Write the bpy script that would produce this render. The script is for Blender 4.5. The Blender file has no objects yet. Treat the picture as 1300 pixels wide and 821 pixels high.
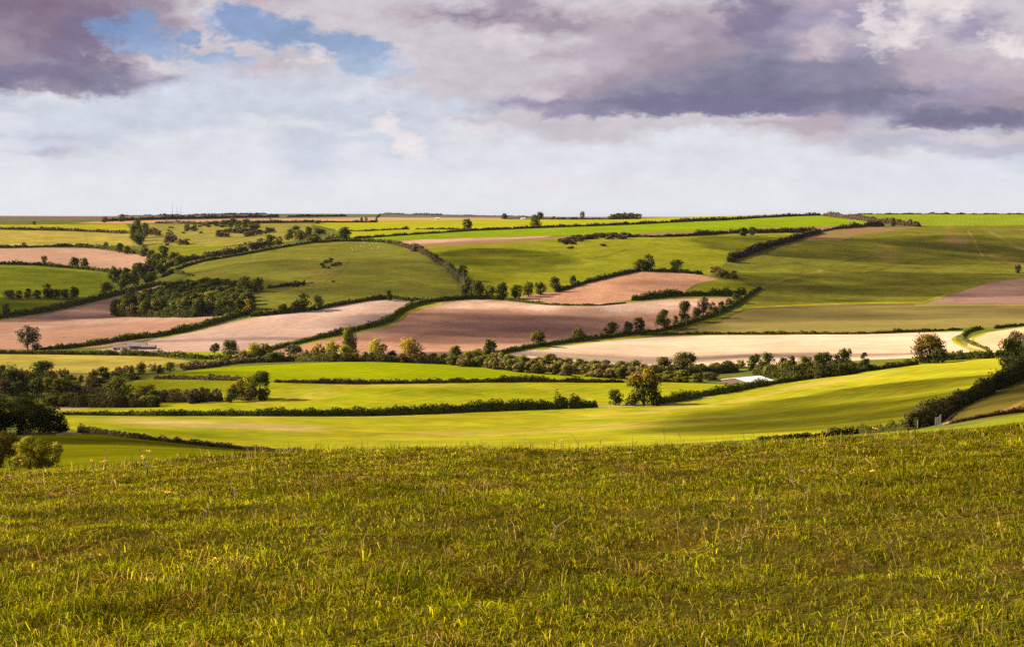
import bpy, math, random
import numpy as np
from mathutils import Vector
R = np.random.RandomState(7)
random.seed(7)
scene = bpy.context.scene
COL = scene.collection
F = 1900.0            # focal length in photo pixels (photo is 1300 wide)
CX, HV = 650.0, 275.0 # principal column, eye-level row
CAMZ = 100.0

# ---------------------------------------------------------------- small helpers
def lin(c):
    return tuple((x/255/12.92 if x <= 10 else ((x/255+0.055)/1.055)**2.4) for x in c)

def _hash(ix, iy, seed):
    n = (ix.astype(np.int64)*374761393 + iy.astype(np.int64)*668265263 + seed*1442695041) & 0x7fffffff
    n = ((n ^ (n >> 13))*1274126177) & 0x7fffffff
    n = n ^ (n >> 16)
    return (n & 0xffff)/65535.0

def vnoise(x, y, seed=0):
    x = np.asarray(x, float); y = np.asarray(y, float)
    ix = np.floor(x); iy = np.floor(y)
    fx = x-ix; fy = y-iy
    fx = fx*fx*(3-2*fx); fy = fy*fy*(3-2*fy)
    a = _hash(ix, iy, seed); b = _hash(ix+1, iy, seed)
    c = _hash(ix, iy+1, seed); d = _hash(ix+1, iy+1, seed)
    return (a*(1-fx)+b*fx)*(1-fy) + (c*(1-fx)+d*fx)*fy

def fbm(x, y, seed=0, oct=4):
    s = 0; a = 0.5; t = 0
    for k in range(oct):
        s = s + a*vnoise(x*2**k, y*2**k, seed+k*17); t += a; a *= 0.5
    return s/t

def smooth(a, b, x):
    t = np.clip((x-a)/(b-a), 0, 1)
    return t*t*(3-2*t)

def pchip(xs, ys, xq):
    xs = np.asarray(xs, float); ys = np.asarray(ys, float)
    h = np.diff(xs); d = np.diff(ys)/h
    m = np.zeros_like(ys)
    m[0] = d[0]; m[-1] = d[-1]
    for i in range(1, len(xs)-1):
        if d[i-1]*d[i] > 0:
            w1 = 2*h[i]+h[i-1]; w2 = h[i]+2*h[i-1]
            m[i] = (w1+w2)/(w1/d[i-1]+w2/d[i])
    xq = np.clip(xq, xs[0], xs[-1])
    i = np.clip(np.searchsorted(xs, xq)-1, 0, len(xs)-2)
    t = (xq-xs[i])/h[i]
    h00 = 2*t**3-3*t**2+1; h10 = t**3-2*t**2+t; h01 = -2*t**3+3*t**2; h11 = t**3-t**2
    return h00*ys[i]+h10*h[i]*m[i]+h01*ys[i+1]+h11*h[i]*m[i+1]

def set_tag(o, label=None, cat=None, group=None, kind=None):
    if label: o['label'] = label
    if cat: o['category'] = cat
    if group: o['group'] = group
    if kind: o['kind'] = kind
    return o

def new_mesh(name, verts, faces_flat, loop_tot, mat, smooth_sh=True, attrs=None):
    """verts Nx3, faces_flat vertex indices, loop_tot loops per face"""
    me = bpy.data.meshes.new(name)
    nv = len(verts); nl = len(faces_flat); nf = len(loop_tot)
    me.vertices.add(nv); me.loops.add(nl); me.polygons.add(nf)
    me.vertices.foreach_set('co', np.asarray(verts, np.float32).ravel())
    me.loops.foreach_set('vertex_index', np.asarray(faces_flat, np.int32))
    lt = np.asarray(loop_tot, np.int32)
    ls = np.concatenate([[0], np.cumsum(lt)[:-1]]).astype(np.int32)
    me.polygons.foreach_set('loop_start', ls)
    me.polygons.foreach_set('loop_total', lt)
    if smooth_sh:
        me.polygons.foreach_set('use_smooth', np.ones(nf, bool))
    if attrs:
        for k, (typ, arr) in attrs.items():
            a = me.attributes.new(k, typ, 'POINT')
            arr = np.asarray(arr, np.float32)
            if typ == 'FLOAT_COLOR':
                if arr.shape[1] == 3:
                    arr = np.hstack([arr, np.ones((len(arr), 1), np.float32)])
                a.data.foreach_set('color', arr.ravel())
            elif typ == 'FLOAT_VECTOR':
                a.data.foreach_set('vector', arr.ravel())
            else:
                a.data.foreach_set('value', arr.ravel())
    me.update(calc_edges=True)
    if mat: me.materials.append(mat)
    return me

def add_obj(name, me, parent=None, loc=None):
    o = bpy.data.objects.new(name, me)
    COL.objects.link(o)
    if parent: o.parent = parent
    if loc is not None: o.location = loc
    return o

class MB:
    """collects simple solids into ONE mesh"""
    def __init__(s): s.v = []; s.f = []
    def box(s, c, size, rz=0.0, ax=None):
        cx, cy, cz = c; sx, sy, sz = (k/2 for k in size)
        n = len(s.v); ca, sa = math.cos(rz), math.sin(rz)
        for dz in (-sz, sz):
            for dx, dy in ((-sx, -sy), (sx, -sy), (sx, sy), (-sx, sy)):
                s.v.append((cx+dx*ca-dy*sa, cy+dx*sa+dy*ca, cz+dz))
        s.f += [(n, n+3, n+2, n+1), (n+4, n+5, n+6, n+7)]
        for k in range(4):
            s.f.append((n+k, n+(k+1) % 4, n+4+(k+1) % 4, n+4+k))
        return s
    def tube(s, pts, rads, sides=6):
        n0 = len(s.v)
        for i, p in enumerate(pts):
            a = Vector(pts[max(i-1, 0)]); b = Vector(pts[min(i+1, len(pts)-1)])
            t = (b-a).normalized()
            up = Vector((0, 1, 0)) if abs(t.y) < 0.9 else Vector((1, 0, 0))
            e1 = t.cross(up).normalized(); e2 = t.cross(e1).normalized()
            for k in range(sides):
                an = 2*math.pi*k/sides
                s.v.append(tuple(Vector(p)+(e1*math.cos(an)+e2*math.sin(an))*rads[i]))
        for i in range(len(pts)-1):
            for k in range(sides):
                a = n0+i*sides+k; b = n0+i*sides+(k+1) % sides
                s.f.append((a, b, b+sides, a+sides))
        s.f.append(tuple(n0+k for k in range(sides))[::-1])
        s.f.append(tuple(n0+(len(pts)-1)*sides+k for k in range(sides)))
        return s
    def prism(s, poly, axis_vec):
        """poly: list of 3D points (closed outline), extruded along axis_vec"""
        n = len(s.v); m = len(poly); av = Vector(axis_vec)
        for p in poly: s.v.append(tuple(p))
        for p in poly: s.v.append(tuple(Vector(p)+av))
        s.f.append(tuple(range(n, n+m))[::-1]); s.f.append(tuple(range(n+m, n+2*m)))
        for k in range(m):
            s.f.append((n+k, n+(k+1) % m, n+m+(k+1) % m, n+m+k))
        return s
    def mesh(s, name, mat, sm=False):
        me = bpy.data.meshes.new(name)
        me.from_pydata([tuple(v) for v in s.v], [], s.f); me.validate(); me.update()
        if sm:
            for p in me.polygons: p.use_smooth = True
        me.materials.append(mat)
        return me
    def build(s, name, mat, parent=None, sm=False):
        return add_obj(name, s.mesh(name, mat, sm), parent)

# ---------------------------------------------------------------- materials
def N(nt, typ, **kw):
    n = nt.nodes.new(typ)
    for k, v in kw.items():
        if k in n.inputs: n.inputs[k].default_value = v
        else: setattr(n, k, v)
    return n
def L(nt, a, b): nt.links.new(a, b)
def math_(nt, op, a, b=None, clamp=False):
    n = nt.nodes.new('ShaderNodeMath'); n.operation = op; n.use_clamp = clamp
    for i, x in enumerate((a, b)):
        if x is None: continue
        if isinstance(x, (int, float)): n.inputs[i].default_value = x
        else: nt.links.new(x, n.inputs[i])
    return n.outputs[0]
def mixc(nt, fac, a, b, blend='MIX'):
    n = nt.nodes.new('ShaderNodeMix'); n.data_type = 'RGBA'; n.blend_type = blend
    for sock, x in ((n.inputs[0], fac), (n.inputs[6], a), (n.inputs[7], b)):
        if isinstance(x, (int, float)): sock.default_value = x
        elif isinstance(x, tuple): sock.default_value = x if len(x) == 4 else (*x, 1)
        else: nt.links.new(x, sock)
    return n.outputs[2]
def mat_new(name):
    m = bpy.data.materials.new(name); m.use_nodes = True
    nt = m.node_tree; nt.nodes.clear()
    out = nt.nodes.new('ShaderNodeOutputMaterial')
    return m, nt, out
def maprange(nt, x, a, b, c, d):
    n = nt.nodes.new('ShaderNodeMapRange')
    nt.links.new(x, n.inputs[0])
    for i, k in enumerate((a, b, c, d)): n.inputs[i+1].default_value = k
    return n.outputs[0]

def foliage_mat(name, trans=0.3, var=0.35, scale=0.35):
    m, nt, out = mat_new(name)
    at = N(nt, 'ShaderNodeAttribute', attribute_name='Col')
    an = N(nt, 'ShaderNodeAttribute', attribute_name='Nrm')
    vt = N(nt, 'ShaderNodeVectorTransform', vector_type='NORMAL', convert_from='OBJECT', convert_to='WORLD')
    L(nt, an.outputs['Vector'], vt.inputs[0])
    nm = nt.nodes.new('ShaderNodeVectorMath'); nm.operation = 'NORMALIZE'; L(nt, vt.outputs[0], nm.inputs[0])
    oi = nt.nodes.new('ShaderNodeObjectInfo')
    geo = nt.nodes.new('ShaderNodeNewGeometry')
    no = N(nt, 'ShaderNodeTexNoise', Scale=scale, Detail=3.0); L(nt, geo.outputs['Position'], no.inputs['Vector'])
    f1 = maprange(nt, oi.outputs['Random'], 0, 1, 1-var*0.6, 1+var*0.6)
    f2 = maprange(nt, no.outputs['Fac'], 0.3, 0.7, 1-var, 1+var)
    f = math_(nt, 'MULTIPLY', f1, f2)
    cc = nt.nodes.new('ShaderNodeVectorMath'); cc.operation = 'SCALE'
    L(nt, at.outputs['Color'], cc.inputs[0]); L(nt, f, cc.inputs['Scale'])
    d = nt.nodes.new('ShaderNodeBsdfDiffuse'); t = nt.nodes.new('ShaderNodeBsdfTranslucent')
    L(nt, cc.outputs[0], d.inputs['Color']); L(nt, cc.outputs[0], t.inputs['Color'])
    L(nt, nm.outputs[0], d.inputs['Normal'])
    mx = N(nt, 'ShaderNodeMixShader', Fac=trans); L(nt, d.outputs[0], mx.inputs[1]); L(nt, t.outputs[0], mx.inputs[2])
    L(nt, mx.outputs[0], out.inputs['Surface'])
    return m

def simple_mat(name, col, rough=0.8, var=0.15, scale=3.0, bump=0.0):
    m, nt, out = mat_new(name)
    tc = nt.nodes.new('ShaderNodeTexCoord')
    no = N(nt, 'ShaderNodeTexNoise', Scale=scale, Detail=4.0); L(nt, tc.outputs['Object'], no.inputs['Vector'])
    c = mixc(nt, no.outputs['Fac'], tuple(x*(1-var) for x in col), tuple(min(1, x*(1+var)) for x in col))
    b = N(nt, 'ShaderNodeBsdfPrincipled', Roughness=rough); L(nt, c, b.inputs['Base Color'])
    if bump:
        bp = N(nt, 'ShaderNodeBump', Strength=bump); L(nt, no.outputs['Fac'], bp.inputs['Height']); L(nt, bp.outputs[0], b.inputs['Normal'])
    L(nt, b.outputs[0], out.inputs['Surface'])
    return m

def field_mat(name, big=60.0, small=4.0, amp=0.16, tint=(1.15, 1.0, 0.8), tintamp=0.5, rows=0.0, rowscale=0.12, rowdir=0.0, stretch=1.0):
    """ground cover: attribute colour x mottling at several sizes, optional drill rows"""
    m, nt, out = mat_new(name)
    at = N(nt, 'ShaderNodeAttribute', attribute_name='Col')
    an = N(nt, 'ShaderNodeAttribute', attribute_name='Nrm')
    geo = nt.nodes.new('ShaderNodeNewGeometry')
    mp = N(nt, 'ShaderNodeMapping'); mp.inputs['Rotation'].default_value = (0, 0, rowdir); mp.inputs['Scale'].default_value = (1, stretch, 1)
    L(nt, geo.outputs['Position'], mp.inputs['Vector'])
    n1 = N(nt, 'ShaderNodeTexNoise', Scale=1/big, Detail=5.0, Roughness=0.6, Distortion=0.4); L(nt, mp.outputs[0], n1.inputs['Vector'])
    n2 = N(nt, 'ShaderNodeTexNoise', Scale=1/small, Detail=4.0, Roughness=0.7); L(nt, mp.outputs[0], n2.inputs['Vector'])
    n3 = N(nt, 'ShaderNodeTexNoise', Scale=1/(big*0.37), Detail=4.0, Roughness=0.65); L(nt, mp.outputs[0], n3.inputs['Vector'])
    f1 = maprange(nt, n1.outputs['Fac'], 0.3, 0.7, 1-amp, 1+amp)
    f2 = maprange(nt, n2.outputs['Fac'], 0.25, 0.75, 1-amp*1.1, 1+amp*1.1)
    f = math_(nt, 'MULTIPLY', f1, f2)
    if rows:
        wv = N(nt, 'ShaderNodeTexWave', Scale=rowscale, Distortion=2.0, Detail=2.0); wv.inputs['Detail Scale'].default_value = 0.6
        L(nt, mp.outputs[0], wv.inputs['Vector'])
        fr = maprange(nt, wv.outputs['Fac'], 0, 1, 1-rows, 1+rows)
        f = math_(nt, 'MULTIPLY', f, fr)
    tf = maprange(nt, n3.outputs['Fac'], 0.35, 0.7, 0, tintamp)
    col = mixc(nt, tf, at.outputs['Color'], mixc(nt, 1.0, at.outputs['Color'], tint, 'MULTIPLY'))
    cc = nt.nodes.new('ShaderNodeVectorMath'); cc.operation = 'SCALE'
    L(nt, col, cc.inputs[0]); L(nt, f, cc.inputs['Scale'])
    d = N(nt, 'ShaderNodeBsdfDiffuse', Roughness=0.6)
    L(nt, cc.outputs[0], d.inputs['Color'])
    bp = N(nt, 'ShaderNodeBump', Strength=0.25, Distance=0.6)
    L(nt, n2.outputs['Fac'], bp.inputs['Height']); L(nt, an.outputs['Vector'], bp.inputs['Normal'])
    L(nt, bp.outputs[0], d.inputs['Normal'])
    L(nt, d.outputs[0], out.inputs['Surface'])
    return m

M_FOL = foliage_mat('foliage')
M_GRASS = foliage_mat('grass_blades', trans=0.28, var=0.3, scale=0.9)
M_BARK = simple_mat('bark', (0.09, 0.07, 0.05), 0.9, 0.3, 2.0)
M_DRY = simple_mat('dry_stem', (0.2, 0.13, 0.06), 0.9, 0.3, 20.0)
M_STEM = simple_mat('green_stem', (0.1, 0.1, 0.008), 0.8, 0.3, 20.0)
M_YEL = simple_mat('ragwort_yellow', (0.75, 0.36, 0.01), 0.7, 0.2, 40.0)
M_WHITE = simple_mat('white_render', (0.75, 0.74, 0.72), 0.8, 0.06, 0.5)
M_ROOFW = simple_mat('pale_roof_sheet', (0.62, 0.6, 0.66), 0.5, 0.08, 0.3)
M_ROOFG = simple_mat('grey_slate', (0.17, 0.13, 0.13), 0.8, 0.25, 0.6)
M_BOARD = simple_mat('dark_boarding', (0.12, 0.07, 0.05), 0.9, 0.3, 1.0)
M_POLE = simple_mat('weathered_pole', (0.15, 0.115, 0.08), 0.9, 0.2, 2.0)
M_STEEL = simple_mat('galvanised_steel', (0.2, 0.19, 0.17), 0.5, 0.15, 2.0)
M_MAST = simple_mat('mast_steel', (0.5, 0.5, 0.52), 0.6, 0.1, 0.2)
M_WOOL = simple_mat('wool', (0.6, 0.55, 0.45), 0.9, 0.12, 6.0)
M_SKIN = simple_mat('dark_skin', (0.1, 0.08, 0.07), 0.9, 0.1, 6.0)
# ================================================================ TERRAIN
# profile of the land along lines of sight fanning out from the hilltop:
# (distance m, slope expressed as the photo row it projects to)
PROF = {
 0:    [(3,1100),(6.5,830),(9,742),(12,675),(20,622),(32,602),(50,603),(80,604),(120,600),(180,585),(250,566),(320,553),(420,541),(520,529),(600,516),(700,477),(800,461),(900,446),(930,440),(1150,404),(1210,394),(1300,378),(1600,335),(1850,314),(2150,293),(2400,285),(3000,281),(4000,276.2),(5000,274),(7000,275.5),(16000,275.2)],
 160:  [(3,1096),(6.5,826),(9,738),(12,668),(20,613),(32,588),(50,588),(80,588),(120,585),(180,578),(250,566),(320,554),(420,540),(520,527.5),(600,514),(700,480),(800,464),(900,446),(930,440),(1150,404),(1250,390),(1350,372),(1500,352),(1700,330),(1900,312),(2200,292),(2400,285),(2700,280),(3200,277),(4000,275.5),(5000,274.2),(7000,275.4),(16000,275.2)],
 320:  [(3,1092),(6.5,822),(9,733),(12,662),(20,606),(32,576),(50,578),(80,581),(120,581),(180,578),(250,574),(320,570),(420,545),(520,527),(600,507),(650,485),(760,464),(830,458),(900,442),(1000,422),(1100,399),(1130,391),(1300,358),(1500,330),(1700,311),(1850,304),(2150,290),(2400,283.5),(2700,279.5),(3000,277.5),(3500,277),(5000,271.6),(7000,275.2),(16000,275.2)],
 480:  [(3,1090),(6.5,821),(9,731),(12,660),(20,603),(32,571),(50,575),(80,584),(120,587),(180,585),(250,577),(330,568),(430,547),(530,527),(650,487),(760,463),(800,458.5),(840,457),(900,445),(1050,408),(1180,380),(1300,355),(1500,328),(1700,307),(1800,300),(2000,293),(2400,283),(2850,276.5),(3500,275.5),(5000,271.8),(7000,275),(16000,275.2)],
 650:  [(3,1090),(6.5,821),(9,730),(12,659),(20,602),(32,569),(50,574),(80,586),(120,590),(180,587),(250,578),(330,567),(430,546),(560,519),(680,484),(770,468),(850,453),(920,440),(1050,412),(1200,382),(1350,352),(1500,328),(1650,310),(1900,296),(2000,290),(2450,278.5),(2800,276.8),(3500,276.5),(5000,274.1),(7000,275.2),(16000,275.2)],
 820:  [(3,1090),(6.5,821),(9,729),(12,657),(20,599),(32,563),(50,568),(80,577),(120,580),(180,578),(250,570),(330,559),(430,540),(580,512.5),(690,487),(780,475),(850,463),(1000,428),(1120,396),(1180,380),(1380,345),(1550,318),(1700,301),(1950,287),(2150,281),(2500,276),(3500,277.2),(5000,277),(7000,276),(16000,275.3)],
 980:  [(3,1089),(6.5,820),(9,727),(12,654),(20,595),(32,557),(50,560),(80,567),(120,569),(180,567),(250,561),(310,553),(430,533),(560,509),(680,487),(780,471),(870,453),(1000,424),(1080,406),(1150,391),(1280,368),(1400,350),(1650,311),(1850,293),(1980,284),(2200,276.5),(2400,273.3),(3000,274.5),(5000,276),(7000,275.6),(16000,275.3)],
 1140: [(3,1088),(6.5,818),(9,724),(12,650),(20,589),(32,552),(50,550),(80,550),(120,550),(180,549.5),(230,548),(280,545),(400,520),(550,492),(720,467),(800,459),(870,450),(1000,421),(1080,403),(1170,387),(1400,350),(1700,311),(1950,288),(2050,282),(2400,272.6),(3000,273),(5000,275.5),(7000,275.4),(16000,275.3)],
 1300: [(3,1086),(6.5,815),(9,720),(12,644),(20,582),(32,546),(50,539),(80,534),(120,530),(180,525.5),(250,516),(330,502),(430,489),(560,472),(720,457),(850,444),(900,438),(1000,417),(1080,402),(1170,386),(1380,353),(1650,320),(1950,287),(2100,280),(2400,271.8),(3000,272.5),(5000,275),(7000,275.3),(16000,275.3)],
}
# distance samples: packed so that neighbours are about one pixel apart
Yd = np.exp(np.linspace(math.log(3.0), math.log(16000), 6000))
keys = sorted(PROF)
tab = np.array([pchip(np.log([p[0] for p in PROF[k]]), [p[1] for p in PROF[k]], np.log(Yd)) for k in keys])
dens = np.abs(np.gradient(tab, axis=1)).max(0)/0.62 + np.gradient(np.log(Yd))*60
acc = np.cumsum(dens); acc -= acc[0]
nrow = int(acc[-1])
Yr = np.interp(np.linspace(0, acc[-1], nrow), acc, Yd)
ucol = np.concatenate([np.arange(-2500, -130, 24.0), np.arange(-130, 1430, 1.27), np.arange(1430, 3800, 24.0)])
tabr = np.array([np.interp(np.log(Yr), np.log(Yd), t) for t in tab])       # keys x rows
kx = np.array(keys, float)
def catmull(uq):
    """blend of the profiles across the fan (smooth)"""
    uq = np.clip(uq, kx[0], kx[-1])
    i = np.clip(np.searchsorted(kx, uq, side='right')-1, 0, len(kx)-2)
    t = ((uq-kx[i])/(kx[i+1]-kx[i]))[:, None]
    P = lambda j: tabr[np.clip(j, 0, len(kx)-1)]
    m0 = (P(i+1)-P(i-1))/2; m1 = (P(i+2)-P(i))/2
    return (2*t**3-3*t**2+1)*P(i)+(t**3-2*t**2+t)*m0+(-2*t**3+3*t**2)*P(i+1)+(t**3-t**2)*m1
V = catmull(ucol).T                          # rows x cols
U2, Y2 = np.meshgrid(ucol, Yr)
X2 = (U2-CX)/F*Y2
Z2 = -(V-HV)/F*Y2
# natural unevenness of the ground
far_a = smooth(120, 500, Y2)*(1-smooth(2300, 3200, Y2))
Z2 += far_a*((fbm(X2/70, Y2/70, 3, 4)-0.5)*1.6 + (fbm(X2/260, Y2/260, 5, 3)-0.5)*3.2*smooth(900, 1300, Y2))
near_a = 1-smooth(45, 110, Y2)
tuss = fbm(X2/0.75, Y2/0.75, 11, 3); tuss2 = fbm(X2/2.6, Y2/2.6, 12, 3)
Z2 -= smooth(14, 30, Y2)*(1-smooth(60, 120, Y2))*0.15
Z2 += near_a*smooth(14, 28, Y2)*(fbm(X2/3.5, Y2/6.0, 13, 3)-0.5)*0.42
Z2 += near_a*((tuss-0.5)*0.16+(tuss2-0.5)*0.14)
V2 = HV-F*Z2/Y2
Zw = Z2+CAMZ
# normals of the whole sheet (shared by the pieces it is parted into)
dXu, dXv = np.gradient(X2, axis=1), np.gradient(X2, axis=0)
dYv = np.gradient(Y2, axis=0)
dZu, dZv = np.gradient(Zw, axis=1), np.gradient(Zw, axis=0)
nx = -dZu*dYv; ny = dZu*dXv-dXu*dZv; nz = dXu*dYv
nn = np.sqrt(nx*nx+ny*ny+nz*nz); NRM = np.stack([nx/nn, ny/nn, nz/nn], -1)
fi0 = np.searchsorted(ucol, -130)

def ground_z(x, y):
    """height of the sheet at ground position (arrays)"""
    x = np.atleast_1d(np.asarray(x, float)); y = np.atleast_1d(np.asarray(y, float))
    u = CX+F*x/y
    r = np.clip(np.interp(y, Yr, np.arange(nrow)), 0, nrow-1.001)
    c = np.clip(np.interp(u, ucol, np.arange(len(ucol))), 0, len(ucol)-1.001)
    r0 = r.astype(int); c0 = c.astype(int); fr = r-r0; fc = c-c0
    return ((Zw[r0, c0]*(1-fc)+Zw[r0, c0+1]*fc)*(1-fr)+(Zw[r0+1, c0]*(1-fc)+Zw[r0+1, c0+1]*fc)*fr)

def at(u, v, Y=None, ymin=3.0):
    """ground point seen at photo position (u, v); with Y given, the ground at that distance below column u"""
    if Y is None:
        c = int(np.clip(round(float(np.interp(u, ucol, np.arange(len(ucol))))), 0, len(ucol)-1))
        col = V2[:, c]
        ok = np.where((col <= v) & (Yr >= ymin))[0]
        if len(ok) == 0: Y = 2400.0
        else:
            r = ok[0]
            if r > 0 and col[r-1] > v:
                t = (col[r-1]-v)/(col[r-1]-col[r]); Y = Yr[r-1]+(Yr[r]-Yr[r-1])*t
            else: Y = Yr[r]
    x = (u-CX)/F*Y
    return Vector((x, Y, float(ground_z(x, Y)[0])))

# ---------------------------------------------------------------- fields
BRIGHT=(0.165,0.225,0.003); LIME=(0.235,0.255,0.006); YEL=(0.27,0.275,0.008)
MID=(0.14,0.165,0.010); DARKG=(0.07,0.11,0.012); OLV=(0.105,0.105,0.022)
PALE=(0.29,0.265,0.05); BROWN=(0.34,0.195,0.13); PINK=(0.40,0.245,0.165); CREAM=(0.53,0.39,0.265)
TAN=(0.22,0.14,0.065); STUB=(0.19,0.155,0.045); PURP=(0.21,0.125,0.10); ORG=(0.42,0.24,0.12)
FM = {
 'grass': field_mat('pasture_grass', 34, 7, 0.25, (1.35, 0.93, 0.9), 0.85, rows=0.045, rowscale=0.045, rowdir=0.5),
 'crop': field_mat('young_crop', 50, 7, 0.15, (1.12, 1.02, 0.8), 0.35, rows=0.05, rowscale=0.05, rowdir=0.3),
 'rough': field_mat('rough_grass', 32, 7, 0.29, (1.4, 0.92, 0.75), 0.9),
 'plough': field_mat('ploughed_soil', 50, 6, 0.17, (1.05, 0.9, 0.82), 0.6, rows=0.03, rowscale=0.09, rowdir=0.25, stretch=0.5),
 'stubble': field_mat('cut_stubble', 50, 6, 0.16, (1.1, 0.9, 0.75), 0.5, rows=0.07, rowscale=0.02, rowdir=1.45, stretch=2.5),
 'near': field_mat('hilltop_turf', 1.6, 0.16, 0.25, (1.35, 0.9, 0.7), 0.7),
}
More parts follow.
